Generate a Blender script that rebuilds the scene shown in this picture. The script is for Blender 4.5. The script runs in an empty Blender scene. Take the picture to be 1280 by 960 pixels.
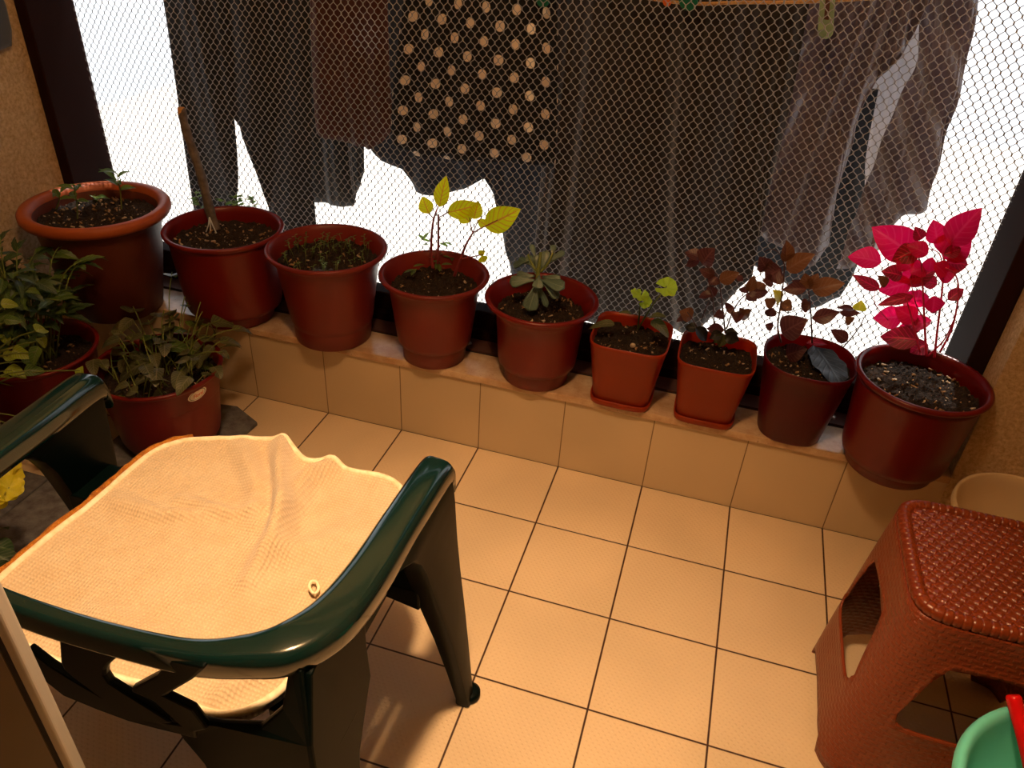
import bpy, math, random
from mathutils import Vector, Matrix, noise

rnd = random.Random(7)
sc = bpy.context.scene
COL = sc.collection
pi, sin, cos = math.pi, math.sin, math.cos

# ------------------------------------------------------------------ camera (metres, z up, window wall at y = 0)
CAM = Vector((1.3005, -1.7419, 1.4575))
FOC = 961.0
RV = Vector((0.95590494, 0.28864261, 0.05414053))
UV = Vector((-0.20378207, 0.51918532, 0.83001173))
FV = Vector((-0.21146778, 0.80444518, -0.555112))


def ray(px, py):
    return FV * FOC + RV * (px - 640) + UV * (480 - py)


def at_y(px, py, y):
    d = ray(px, py)
    return CAM + d * ((y - CAM.y) / d.y)


def at_z(px, py, z):
    d = ray(px, py)
    return CAM + d * ((z - CAM.z) / d.z)


cd = bpy.data.cameras.new('camera')
cam = bpy.data.objects.new('camera', cd)
COL.objects.link(cam)
cam.matrix_world = Matrix(((RV.x, UV.x, -FV.x, CAM.x), (RV.y, UV.y, -FV.y, CAM.y), (RV.z, UV.z, -FV.z, CAM.z), (0, 0, 0, 1)))
cd.sensor_width = 36
cd.lens = FOC / 1280 * 36
cd.clip_start = 0.02
sc.camera = cam

# ------------------------------------------------------------------ helpers
def tag(o, label=None, cat=None, group=None, kind=None):
    for k, v in (('label', label), ('category', cat), ('group', group), ('kind', kind)):
        if v:
            o[k] = v
    return o


def empty(name, loc, label=None, cat=None, group=None):
    o = bpy.data.objects.new(name, None)
    o.location = loc
    o.empty_display_size = 0.05
    COL.objects.link(o)
    tag(o, label, cat, group)
    return o


class MB:
    def __init__(s):
        s.v = []; s.f = []; s.m = []; s.uv = []; s.cur = 0

    def vert(s, p, uv=(0, 0)):
        s.v.append((p[0], p[1], p[2])); s.uv.append(uv)
        return len(s.v) - 1

    def face(s, *i):
        s.f.append(tuple(i)); s.m.append(s.cur)

    def box(s, a, b):
        x0, y0, z0 = a; x1, y1, z1 = b
        n = [s.vert(p) for p in ((x0, y0, z0), (x1, y0, z0), (x1, y1, z0), (x0, y1, z0), (x0, y0, z1), (x1, y0, z1), (x1, y1, z1), (x0, y1, z1))]
        for q in ((0, 3, 2, 1), (4, 5, 6, 7), (0, 1, 5, 4), (1, 2, 6, 5), (2, 3, 7, 6), (3, 0, 4, 7)):
            s.face(*[n[k] for k in q])

    def grid(s, rows, closed=False, uvs=None):
        idx = []
        for a, row in enumerate(rows):
            idx.append([s.vert(p, uvs[a][b] if uvs else (a / max(1, len(rows) - 1), b / max(1, len(row) - 1))) for b, p in enumerate(row)])
        for a in range(len(idx) - 1):
            n = len(idx[a])
            for b in range(n if closed else n - 1):
                c = (b + 1) % n
                s.face(idx[a][b], idx[a][c], idx[a + 1][c], idx[a + 1][b])
        return idx

    def loops(s, rows, cap0=True, cap1=True):
        idx = s.grid(rows, True)
        if cap0: s.face(*reversed(idx[0]))
        if cap1: s.face(*idx[-1])
        return idx

    def lathe(s, prof, c=(0, 0, 0), seg=56, n=2.0, sx=1, sy=1, rot=0):
        rows = []
        for r, z in prof:
            row = []
            for k in range(seg):
                t = 2 * pi * k / seg
                ct, st = cos(t), sin(t)
                q = (abs(ct) ** n + abs(st) ** n) ** (-1 / n) if n != 2 else 1
                x, y = r * q * ct * sx, r * q * st * sy
                row.append((c[0] + x * cos(rot) - y * sin(rot), c[1] + x * sin(rot) + y * cos(rot), c[2] + z))
            rows.append(row)
        s.grid(rows, True)

    def tube(s, pts, r, seg=6, cap=True, flat=None):
        pts = [Vector(p) for p in pts]
        rr = r if isinstance(r, (list, tuple)) else [r] * len(pts)
        rows = []; nrm = None
        for i, p in enumerate(pts):
            t = (pts[min(i + 1, len(pts) - 1)] - pts[max(i - 1, 0)])
            t = t.normalized() if t.length > 1e-9 else Vector((0, 0, 1))
            if nrm is None:
                nrm = t.cross(Vector((0, 0, 1)) if abs(t.z) < .9 else Vector((1, 0, 0))).normalized()
            nrm = (nrm - t * nrm.dot(t)).normalized()
            bn = t.cross(nrm)
            rows.append([p + nrm * (rr[i] * cos(2 * pi * k / seg)) + bn * (rr[i] * sin(2 * pi * k / seg)) for k in range(seg)])
        s.loops(rows, cap, cap)

    def build(s, name, mats, parent=None, smooth=True, loc=None, angle=None):
        me = bpy.data.meshes.new(name)
        off = Vector(loc) if loc is not None else Vector((0, 0, 0))
        q = parent
        while q is not None:
            off = off + Vector(q.location); q = q.parent
        me.from_pydata([(v[0] - off.x, v[1] - off.y, v[2] - off.z) for v in s.v], [], s.f)
        if not isinstance(mats, (list, tuple)): mats = [mats]
        for m in mats: me.materials.append(m)
        ul = me.uv_layers.new(name='UVMap')
        for lp in me.loops:
            ul.data[lp.index].uv = s.uv[lp.vertex_index]
        for k, p in enumerate(me.polygons):
            p.material_index = s.m[k]
            p.use_smooth = smooth
        if angle is not None and smooth:
            me.set_sharp_from_angle(angle=angle)
        me.update()
        o = bpy.data.objects.new(name, me)
        COL.objects.link(o)
        if parent:
            o.parent = parent
        elif loc is not None:
            o.location = loc
        return o


def bevel(o, w, seg=2):
    m = o.modifiers.new('bevel', 'BEVEL'); m.width = w; m.segments = seg; m.limit_method = 'ANGLE'; m.angle_limit = 0.6
    return o


def smooth_path(pts, n):
    pts = [Vector(p) for p in pts]
    out = []
    for i in range(len(pts) - 1):
        p0 = pts[max(i - 1, 0)]; p1 = pts[i]; p2 = pts[i + 1]; p3 = pts[min(i + 2, len(pts) - 1)]
        for k in range(n):
            t = k / n
            out.append(0.5 * ((2 * p1) + (p2 - p0) * t + (2 * p0 - 5 * p1 + 4 * p2 - p3) * t * t + (3 * p1 - p0 - 3 * p2 + p3) * t ** 3))
    out.append(pts[-1])
    return out


# ------------------------------------------------------------------ materials
def lin(c):
    return tuple(((x / 255) / 12.92 if x / 255 <= .04045 else ((x / 255 + .055) / 1.055) ** 2.4) for x in c) + (1,)


class NT:
    def __init__(s, name):
        s.mat = bpy.data.materials.new(name); s.mat.use_nodes = True
        s.t = s.mat.node_tree; s.p = s.t.nodes['Principled BSDF']; s.out = s.t.nodes['Material Output']

    def n(s, typ, **kw):
        x = s.t.nodes.new(typ)
        for k, v in kw.items(): setattr(x, k, v)
        return x

    def l(s, a, b): s.t.links.new(a, b)

    def math(s, op, a, b=0.0, c=0.0):
        x = s.n('ShaderNodeMath', operation=op)
        for i, q in enumerate((a, b, c)):
            if isinstance(q, (int, float)): x.inputs[i].default_value = q
            else: s.l(q, x.inputs[i])
        return x.outputs[0]

    def mix(s, fac, a, b):
        x = s.n('ShaderNodeMix', data_type='RGBA')
        for i, q in ((0, fac), (6, a), (7, b)):
            if isinstance(q, (int, float)): x.inputs[i].default_value = q
            elif isinstance(q, tuple): x.inputs[i].default_value = q
            else: s.l(q, x.inputs[i])
        return x.outputs[2]

    def noise(s, scale, detail=4, rough=.55, vec=None):
        x = s.n('ShaderNodeTexNoise'); x.inputs['Scale'].default_value = scale; x.inputs['Detail'].default_value = detail; x.inputs['Roughness'].default_value = rough
        s.l(vec if vec else s.n('ShaderNodeTexCoord').outputs['Object'], x.inputs['Vector'])
        return x.outputs['Fac']

    def ramp(s, v, lo, hi):
        x = s.n('ShaderNodeMapRange'); x.inputs[1].default_value = lo; x.inputs[2].default_value = hi
        s.l(v, x.inputs[0]); return x.outputs[0]

    def bump(s, h, strength, dist=.01):
        x = s.n('ShaderNodeBump'); x.inputs['Strength'].default_value = strength; x.inputs['Distance'].default_value = dist
        s.l(h, x.inputs['Height']); s.l(x.outputs[0], s.p.inputs['Normal']); return x

    def base(s, c):
        if isinstance(c, tuple): s.p.inputs['Base Color'].default_value = c
        else: s.l(c, s.p.inputs['Base Color'])

    def xyz(s, out='Object'):
        x = s.n('ShaderNodeSeparateXYZ'); s.l(s.n('ShaderNodeTexCoord').outputs[out], x.inputs[0]); return x.outputs


def mat(name, c, rough=.5, var=0.0, vscale=6, c2=None, bump=0.0, bscale=60, spec=.5, coat=0.0, trans=0.0, tcol=None, metal=0.0):
    t = NT(name)
    c = lin(c)
    c2 = lin(c2) if c2 else tuple(x * (1 - var) for x in c[:3]) + (1,)
    t.base(t.mix(t.ramp(t.noise(vscale), .3, .7), c, c2) if (var or c2 != c) else c)
    t.p.inputs['Roughness'].default_value = rough
    t.p.inputs['Specular IOR Level'].default_value = spec
    t.p.inputs['Coat Weight'].default_value = coat
    t.p.inputs['Coat Roughness'].default_value = .08
    t.p.inputs['Metallic'].default_value = metal
    if bump: t.bump(t.noise(bscale, 5), bump)
    if trans:
        translucent(t, trans, lin(tcol) if tcol else c)
    return t.mat


def translucent(t, w, col):
    tr = t.n('ShaderNodeBsdfTranslucent')
    if isinstance(col, tuple): tr.inputs[0].default_value = col
    else: t.l(col, tr.inputs[0])
    mx = t.n('ShaderNodeMixShader'); mx.inputs[0].default_value = w
    t.l(t.p.outputs[0], mx.inputs[1]); t.l(tr.outputs[0], mx.inputs[2]); t.l(mx.outputs[0], t.out.inputs[0])


def tile_mat(name, base, grout, gw, yoff, bumps, rough, horizontal=True):
    t = NT(name)
    o = t.xyz()
    def line(v, off):
        f = t.math('FRACT', t.math('ADD', t.math('DIVIDE', v, .25), off))
        d = t.math('MINIMUM', f, t.math('SUBTRACT', 1.0, f))
        return t.math('MULTIPLY', d, .25)
    dx = line(o[0], 40.0)
    if horizontal:
        d = t.math('MINIMUM', dx, line(o[1], 40.0 + yoff))
    else:
        d = dx
    g = t.math('SUBTRACT', 1.0, t.ramp(d, gw * .55, gw * 1.0))
    # per-tile tone and mottling
    cl = t.n('ShaderNodeTexNoise'); cl.inputs['Scale'].default_value = 3.1; cl.inputs['Detail'].default_value = 1
    t.l(t.n('ShaderNodeTexCoord').outputs['Object'], cl.inputs['Vector'])
    b = lin(base)
    b2 = tuple(x * .88 for x in b[:3]) + (1,)
    c = t.mix(t.ramp(cl.outputs['Fac'], .35, .65), b, b2)
    spk = t.ramp(t.noise(90, 3, .7), .68, .76)
    c = t.mix(t.math('MULTIPLY', spk, .25), c, lin((110, 84, 52)))
    c = t.mix(g, c, lin(grout))
    t.base(c)
    t.p.inputs['Roughness'].default_value = rough
    h = t.math('MULTIPLY', g, -1.0)
    if bumps:
        p = .0135
        row = t.math('FLOOR', t.math('DIVIDE', o[1], p * .6))
        sh = t.math('MULTIPLY', t.math('MODULO', row, 2.0), .5)
        fu = t.math('SUBTRACT', t.math('FRACT', t.math('ADD', t.math('DIVIDE', o[0], p), t.math('ADD', sh, 200.0))), .5)
        fv = t.math('SUBTRACT', t.math('FRACT', t.math('ADD', t.math('DIVIDE', o[1], p * .6), 200.0)), .5)
        dd = t.math('SQRT', t.math('ADD', t.math('POWER', t.math('MULTIPLY', fu, p), 2.0), t.math('POWER', t.math('MULTIPLY', fv, p * .6), 2.0)))
        h = t.math('ADD', h, t.math('MULTIPLY', t.ramp(dd, .0035, .0015), .45))
        t.bump(h, .55, .0022)
    else:
        t.bump(h, .5, .002)
    return t.mat


def leaf_mat(name, c, vein, tw=.45, tcol=None, rough=.4, nveins=7, vw=.16, c2=None):
    t = NT(name)
    x = t.xyz('UV')
    u, v = x[0], x[1]
    s = t.math('ABSOLUTE', t.math('SUBTRACT', v, .5))
    mid = t.ramp(s, .05, .02)
    fr = t.math('FRACT', t.math('SUBTRACT', t.math('MULTIPLY', u, float(nveins)), t.math('MULTIPLY', s, 4.0)))
    side = t.ramp(t.math('ABSOLUTE', t.math('SUBTRACT', fr, .5)), vw, vw * .35)
    m = t.math('MAXIMUM', mid, t.math('MULTIPLY', side, .75))
    c = lin(c)
    cc = t.mix(t.ramp(t.noise(35), .35, .65), c, lin(c2) if c2 else tuple(k * .75 for k in c[:3]) + (1,))
    cc = t.mix(m, cc, lin(vein))
    t.base(cc)
    t.p.inputs['Roughness'].default_value = rough
    if tw:
        if tcol:
            tc = t.mix(m, lin(tcol), lin(vein))
        else:
            tc = cc
        translucent(t, tw, tc)
    t.bump(m, .2, .002)
    return t.mat


M = {}
M['floor'] = tile_mat('floor_tile', (222, 198, 164), (62, 36, 18), .0027, 0, True, .34)
M['upstand'] = tile_mat('upstand_tile', (208, 186, 152), (128, 104, 72), .0018, 0, False, .3, False)


def stucco():
    t = NT('stucco')
    n1 = t.noise(95, 6, .7); n2 = t.noise(30, 3)
    c = t.mix(t.ramp(n1, .32, .68), lin((190, 154, 108)), lin((236, 210, 168)))
    t.base(c); t.p.inputs['Roughness'].default_value = .9
    t.bump(t.math('ADD', n1, t.math('MULTIPLY', n2, .6)), 1.0, .012)
    return t.mat


def soil_mat():
    t = NT('soil')
    n1 = t.noise(110, 6, .7); n2 = t.noise(330, 3, .6)
    c = t.mix(t.ramp(n1, .35, .65), lin((24, 16, 10)), lin((64, 43, 27)))
    c = t.mix(t.math('MULTIPLY', t.ramp(n2, .66, .72), .8), c, lin((176, 138, 96)))
    t.base(c); t.p.inputs['Roughness'].default_value = .95
    t.bump(t.math('ADD', n1, n2), 1.0, .012)
    return t.mat


def marble():
    t = NT('sill_stone')
    n = t.noise(14, 6, .7); n2 = t.noise(120, 3, .6)
    c = t.mix(t.ramp(n, .35, .65), lin((206, 178, 146)), lin((176, 138, 102)))
    c = t.mix(t.ramp(n2, .66, .74), c, lin((110, 78, 52)))
    t.base(c); t.p.inputs['Roughness'].default_value = .22
    return t.mat


def dots_mat():
    t = NT('polka_dot_fabric')
    x = t.xyz('UV')
    a, b, r = .098, .043, .0150
    ux = x[0]; vz = x[1]
    row = t.math('FLOOR', t.math('DIVIDE', vz, b))
    sh = t.math('MULTIPLY', t.math('MODULO', row, 2.0), .5)
    fu = t.math('SUBTRACT', t.math('FRACT', t.math('ADD', t.math('DIVIDE', ux, a), sh)), .5)
    fv = t.math('SUBTRACT', t.math('FRACT', t.math('DIVIDE', vz, b)), .5)
    d = t.math('SQRT', t.math('ADD', t.math('POWER', t.math('MULTIPLY', fu, a), 2.0), t.math('POWER', t.math('MULTIPLY', fv, b), 2.0)))
    m = t.ramp(d, r, r * .86)
    t.base(t.mix(m, lin((24, 25, 28)), lin((240, 222, 198))))
    t.p.inputs['Roughness'].default_value = .85
    tr = t.mix(m, lin((12, 12, 14)), lin((255, 235, 205)))
    translucent(t, .4, tr)
    return t.mat


def fabric(name, c, tw=.12, tcol=None, rough=.9, sheen=.3, c2=None, bscale=400):
    t = NT(name)
    cc = lin(c)
    t.base(t.mix(t.ramp(t.noise(9), .35, .65), cc, lin(c2) if c2 else tuple(k * .8 for k in cc[:3]) + (1,)))
    t.p.inputs['Roughness'].default_value = rough
    t.p.inputs['Sheen Weight'].default_value = sheen
    t.bump(t.noise(bscale, 2), .25, .002)
    if tw: translucent(t, tw, lin(tcol) if tcol else cc)
    return t.mat


def towel_mat():
    t = NT('towel_terry')
    x = t.xyz('Object')
    p = 2 * pi / .0085
    w = t.math('MULTIPLY', t.math('SINE', t.math('MULTIPLY', t.math('ADD', x[0], x[1]), p * .7)), t.math('SINE', t.math('MULTIPLY', t.math('SUBTRACT', x[0], x[1]), p * .7)))
    n = t.noise(260, 3, .7)
    c = t.mix(t.ramp(t.noise(22, 3), .3, .7), lin((206, 186, 158)), lin((198, 174, 142)))
    c = t.mix(t.math('MULTIPLY', t.ramp(w, .3, .9), .35), c, lin((240, 224, 196)))
    t.base(c); t.p.inputs['Roughness'].default_value = .95; t.p.inputs['Sheen Weight'].default_value = .3
    t.bump(t.math('ADD', w, t.math('MULTIPLY', n, 1.6)), .5, .0025)
    return t.mat


def glossy_plastic(name, c, rough=.25, bump=0, bscale=60, trans=0, tcol=None, coat=.0, var=.12):
    return mat(name, c, rough, var=var, vscale=5, bump=bump, bscale=bscale, trans=trans, tcol=tcol, coat=coat, spec=.38)


M['stucco'] = stucco()
M['soil'] = soil_mat()
M['marble'] = marble()
M['chip'] = mat('bark_chip', (186, 146, 98), .9, c2=(120, 84, 54), vscale=90)
M['perlite'] = mat('perlite', (214, 196, 168), .9, c2=(150, 120, 90), vscale=120)
M['dots'] = dots_mat()
M['frame'] = mat('brown_aluminium', (40, 21, 18), .7, var=.25, vscale=3, spec=.05)
M['track'] = mat('brown_track', (92, 62, 54), .3, var=.2)
M['gap'] = mat('rubber_gasket', (14, 10, 10), .8)
M['wire'] = mat('galvanised_wire', (146, 146, 150), .45, metal=.0)
M['plaster'] = mat('plaster', (222, 200, 160), .9, var=.05)
M['ceiling'] = mat('ceiling_paint', (226, 206, 168), .9, var=.04)
M['concrete'] = mat('pale_concrete', (214, 208, 200), .9, var=.1, vscale=2)
M['facade'] = mat('pale_facade', (206, 190, 178), .9, var=.12, vscale=2)
M['door'] = mat('door_panel', (120, 106, 88), .4, var=.08)
M['alu'] = mat('grey_aluminium', (196, 192, 188), .35, var=.05)
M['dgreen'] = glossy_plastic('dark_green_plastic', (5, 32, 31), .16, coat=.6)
M['dgreen_shaded'] = mat('dark_green_shaded_plastic', (3, 13, 13), .42, spec=.07)  # darkened copy of the chair green; shade on legs and slats painted in
M['foam'] = mat('crumbling_foam', (206, 134, 40), .95, c2=(160, 92, 24), vscale=60, bump=1, bscale=160)
M['towel'] = towel_mat()
M['hem'] = mat('towel_hem', (250, 238, 214), .9, c2=(226, 204, 168), vscale=80)
M['tag'] = mat('white_tag', (240, 236, 228), .7)
M['slab'] = mat('grey_slab', (112, 112, 116), .75, c2=(74, 72, 74), vscale=40, bump=.3, bscale=200)
M['stool'] = glossy_plastic('brown_rattan_plastic', (122, 50, 20), .3, var=.18)
def stool_side():
    t = NT('brown_rattan_side')
    t.base(lin((122, 50, 20))); t.p.inputs['Roughness'].default_value = .36
    x = t.xyz('UV')
    p, q = .019, .0115
    row = t.math('FLOOR', t.math('DIVIDE', x[1], q))
    sh = t.math('MULTIPLY', t.math('MODULO', row, 2.0), .5)
    fu = t.math('ABSOLUTE', t.math('SUBTRACT', t.math('FRACT', t.math('ADD', t.math('DIVIDE', x[0], p), t.math('ADD', sh, 50.0))), .5))
    fv = t.math('ABSOLUTE', t.math('SUBTRACT', t.math('FRACT', t.math('DIVIDE', x[1], q)), .5))
    h = t.math('MULTIPLY', t.ramp(fu, .36, .28), t.ramp(fv, .34, .18))
    t.bump(h, .55, .003)
    return t.mat
M['stool_side'] = stool_side()
M['mint'] = glossy_plastic('mint_plastic', (116, 226, 212), .3, trans=.1)
M['red'] = glossy_plastic('red_plastic', (220, 16, 22), .25)
M['cream'] = glossy_plastic('cream_plastic', (226, 204, 168), .35, trans=.12)
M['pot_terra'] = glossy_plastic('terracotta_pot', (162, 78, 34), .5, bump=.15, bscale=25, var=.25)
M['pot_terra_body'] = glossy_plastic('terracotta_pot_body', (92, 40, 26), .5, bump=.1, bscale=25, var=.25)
M['pot_red'] = glossy_plastic('brick_red_pot', (112, 20, 13), .36, trans=.07, tcol=(220, 20, 6))
M['pot_red_hazed'] = glossy_plastic('hazed_red_pot', (118, 34, 27), .4, trans=.07, tcol=(210, 40, 20))  # veiling flare haze painted into the red of the two middle pots
M['pot_deep'] = glossy_plastic('deep_red_pot', (100, 9, 8), .3, trans=.07, tcol=(220, 20, 6))
M['pot_orange'] = glossy_plastic('orange_pot', (150, 54, 16), .38, trans=.3, tcol=(255, 34, 6))
M['pot_maroon'] = glossy_plastic('maroon_pot', (78, 6, 22), .35, trans=.3, tcol=(230, 8, 24))
M['stem_red'] = mat('red_stem', (140, 52, 56), .5, trans=.2)
M['stem_pink'] = mat('pink_stem', (186, 40, 84), .45, trans=.3, tcol=(255, 60, 120))
M['stem_green'] = mat('green_stem', (118, 132, 62), .5, trans=.2)
M['stem_dark'] = mat('dark_stem', (66, 34, 36), .5)
M['bark'] = mat('cutting_bark', (112, 100, 92), .8, c2=(70, 60, 54), vscale=40, bump=.5, bscale=90)
M['cutwood'] = mat('cut_wood', (214, 160, 90), .8, c2=(170, 110, 50), vscale=60)
M['string'] = mat('pale_string', (190, 196, 204), .7)
M['l_yellow'] = leaf_mat('yellow_green_leaf', (240, 240, 44), (240, 170, 60), .78, (250, 255, 30), vw=.14)
M['l_pink'] = leaf_mat('pink_red_leaf', (170, 20, 56), (240, 50, 104), .75, (255, 16, 90), c2=(120, 20, 40), vw=.12)
M['l_red'] = leaf_mat('dark_red_leaf', (98, 24, 40), (220, 40, 90), .45, (200, 30, 60), c2=(60, 20, 30), vw=.12)
M['l_purple'] = leaf_mat('purple_brown_leaf', (66, 32, 34), (104, 60, 56), .3, (110, 46, 44), c2=(52, 24, 26))
M['l_bronze'] = leaf_mat('bronze_leaf', (92, 56, 40), (124, 82, 60), .35, (150, 84, 40))
M['l_olive'] = leaf_mat('olive_leaf', (86, 88, 56), (120, 120, 84), .25, (120, 130, 50), c2=(56, 62, 44))
M['l_green'] = leaf_mat('mid_green_leaf', (84, 112, 44), (130, 150, 90), .35, (130, 180, 40), c2=(52, 80, 34))
M['l_dark'] = leaf_mat('dark_green_leaf', (52, 76, 40), (96, 116, 76), .25, (90, 140, 40), c2=(36, 54, 32))
M['l_lime'] = leaf_mat('lime_leaf', (150, 170, 50), (190, 196, 110), .4, (200, 220, 40), c2=(112, 140, 40))
M['l_yel2'] = leaf_mat('bright_yellow_leaf', (220, 206, 40), (230, 214, 90), .4, (240, 230, 40), c2=(190, 190, 50))
M['l_succ'] = leaf_mat('grey_green_leaf', (92, 118, 108), (112, 134, 122), .08, c2=(74, 98, 86), vw=.05)
M['l_gera'] = leaf_mat('bright_scalloped_leaf', (150, 186, 40), (200, 210, 110), .55, (210, 240, 30))
M['l_dead'] = leaf_mat('withered_leaf', (20, 24, 28), (40, 44, 48), 0)
M['g_char'] = fabric('charcoal_fabric', (26, 26, 28), .08, sheen=0)
M['g_black'] = fabric('black_fabric', (26, 27, 28), .05)
M['g_wine'] = fabric('wine_fabric', (82, 40, 34), .3, (90, 40, 32))
M['g_slate'] = fabric('slate_fabric', (54, 60, 68), .3, (60, 70, 84))
M['g_brown'] = fabric('dark_brown_fabric', (30, 22, 20), .16, (80, 60, 52), sheen=.4)
M['g_lilac'] = fabric('grey_lilac_satin', (112, 100, 106), .3, (130, 118, 128), rough=.35, sheen=.2)
M['g_white'] = fabric('white_fabric', (214, 212, 216), .3)
M['blind'] = fabric('beige_blind', (224, 200, 156), .85, (244, 214, 160), sheen=0)
M['rope'] = mat('tan_cord', (206, 160, 96), .8, c2=(150, 100, 50), vscale=120)
M['peg_pale'] = glossy_plastic('pale_green_plastic', (150, 176, 140), .35, trans=.2)
M['peg_green'] = glossy_plastic('green_plastic', (30, 112, 84), .3, trans=.25)
M['peg_orange'] = glossy_plastic('orange_plastic', (220, 104, 40), .35, trans=.2)
M['bag'] = fabric('dark_bag_fabric', (34, 38, 44), 0)
M['screw'] = mat('screw_metal', (170, 160, 150), .3, metal=1)
M['sticker_white'] = mat('sticker_white', (232, 222, 206), .6)
M['sticker_green'] = mat('sticker_green', (70, 90, 60), .6)
M['ink'] = mat('orange_ink', (206, 96, 50), .6)

# ------------------------------------------------------------------ setting
def struct(name, mb, m, smooth=False, **kw):
    o = mb.build(name, m, smooth=smooth, **kw)
    tag(o, kind='structure')
    return o


XL, XR = -0.65, 2.50
BACK = -3.4
CEIL = 2.5
PX = 1.99           # right pier corner
b = MB(); b.box((XL - .1, BACK, -.12), (XR, 0.0, 0)); tag(struct('floor', b, M['floor']), 'cream square floor tiles with dark brown joints and raised pimples', 'floor')
b = MB(); b.box((XL - .1, 0.0, -.12), (PX, .26, .2405)); tag(struct('wall_front', b, M['upstand']), 'low cream tiled upstand under the window sill', 'wall')
b = MB(); b.box((XL - .12, BACK, 0), (XL, .262, CEIL)); tag(struct('wall_left', b, M['stucco']), 'rough tan stucco wall beside the left window jamb', 'wall')
b = MB(); b.box((PX, 0.0, -.12), (XR + .12, .262, CEIL)); tag(struct('wall_pier', b, M['stucco']), 'rough tan stucco pier beside the right window jamb', 'wall')
b = MB(); b.box((XR, BACK, 0), (XR + .12, 0, CEIL)); tag(struct('wall_right', b, M['stucco']), 'stucco side wall at the right end of the balcony', 'wall')
b = MB(); b.box((XL, .0, 2.30), (PX, .262, CEIL)); tag(struct('wall_lintel', b, M['plaster']), 'plaster lintel above the window opening', 'wall')
b = MB(); rows = []
for i in range(61):
    x = -.612 + (1.945 + .612) * i / 60
    rows.append([(x, .205 + .004 * sin(i * .9) + .006 * sin(i * .23), 1.715), (x, .205, 2.29)])
b.grid(rows); o = b.build('fill_blind', M['blind']); o.modifiers.new('t', 'SOLIDIFY').thickness = .002
tag(o, 'unseen beige translucent blind added across the top of the window as warm fill', 'blind')  # out of view; added for tan armrest reflections and warm fill
b = MB(); b.box((XL - .12, BACK, CEIL), (XR + .12, .32, CEIL + .12)); tag(struct('ceiling', b, M['ceiling']), 'cream painted ceiling', 'ceiling')
b = MB(); b.box((XL - .12, BACK - .1, 0), (XR + .12, BACK, CEIL)); tag(struct('wall_back', b, M['plaster']), 'plaster wall at the back of the room', 'wall')
b = MB(); b.box((XL, -1.44, 2.08), (XR, -1.38, CEIL)); tag(struct('wall_partition', b, M['plaster']), 'plaster wall above the balcony door opening', 'wall')
# sill
b = MB(); b.box((XL, -.010, .2405), (PX, .112, .2625)); s = struct('trim_1', b, M['marble']); bevel(s, .003)
tag(s, 'speckled tan stone window sill under the row of pots', 'sill')
# outside
b = MB(); b.box((-14, .5, -4.2), (14, 22, -4.0)); tag(struct('ground', b, M['concrete']), 'sunlit pale ground far below outside the window', 'ground')
b = MB(); b.box((XL - .12, .32, CEIL), (XR + .12, .89, CEIL + .12)); tag(struct('sun_block_slab', b, M['concrete']), 'unseen slab added above the window to block the sun', 'slab')  # unseen overhang, added and sized to keep direct sun off the floor

# window frame (brown aluminium)
w1 = empty('window_1', (.67, .1, .2625)); w1['kind'] = 'structure'
tag(w1, 'brown aluminium window frame around the wire mesh', 'window')
def jamb(x0, x1, sgn):
    b = MB()
    b.box((min(x0, x1), .088, .2625), (max(x0, x1), .262, 2.30))
    o = b.build('jamb', M['frame'], w1, smooth=False); bevel(o, .004)
jamb(XL, -.612, 1)
jamb(PX, 1.945, -1)
b = MB(); b.box((-.612, .2, .2625), (1.945, .262, .352)); bevel(b.build('bottom_rail', M['frame'], w1, smooth=False), .005)
b = MB(); b.box((-.612, .182, .2625), (1.945, .2, .296)); bevel(b.build('rail_step', M['frame'], w1, smooth=False), .003)
b = MB(); b.box((-.612, .1195, .2445), (1.945, .182, .2655)); b.build('track', M['track'], w1, smooth=False)
b = MB(); b.box((-.612, .112, .2445), (1.945, .1195, .259)); b.build('gasket', M['gap'], w1, smooth=False)
b = MB(); b.box((-.612, .15, 1.64), (1.945, .262, 1.72)); b.build('top_rail', M['frame'], w1, smooth=False)
for x in (1.712, .66, -.2):
    b = MB(); b.lathe([(0.0, .006), (.003, .0055), (.0045, .005), (.009, .0035), (.0105, 0)], (x, .150, .2655), 20)
    b.build('screw', M['screw'], w1)

# wire mesh: hexagonal netting, one zigzag wire beside the other
def hex_net():
    b = MB()
    cw, ch, r = .0106, .0275, .0015
    x0, x1, z0, z1 = -.606, 1.939, .350, 1.642
    y0 = .246
    n = int((x1 - x0) / (cw / 2)) + 2
    for i in range(0, n):
        pass
    k = 0
    cols = int((x1 - x0) / cw) + 1
    for i in range(cols * 1 + 1):
        # wire i swings between x = i*cw +- cw/2 ; neighbours in antiphase touch
        pts = []
        z = z0; st = 0
        while z <= z1:
            s = (st % 4)
            ph = 1 if s in (0, 1) else -1
            if i % 2: ph = -ph
            x = x0 + (i + .5) * cw + ph * cw * .46
            j = (noise.noise(Vector((x * 6, z * 6, 0))) * .0035, noise.noise(Vector((x * 6, z * 6, 9))) * .0025)
            pts.append((x + j[0], y0 + .006 * noise.noise(Vector((x * 3, z * 3, 4))), z + j[1]))
            z += ch * (.42 if s in (0, 2) else .58) * .5
            st += 1
        rows = []
        for p in pts:
            rows.append([(p[0] + r, p[1], p[2]), (p[0], p[1] + r, p[2]), (p[0] - r, p[1], p[2]), (p[0], p[1] - r, p[2])])
        b.grid(rows, True)
    o = b.build('wire_mesh', M['wire'], smooth=True)
    tag(o, 'hexagonal wire netting stretched across the window frame', 'wire mesh')
hex_net()

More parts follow.
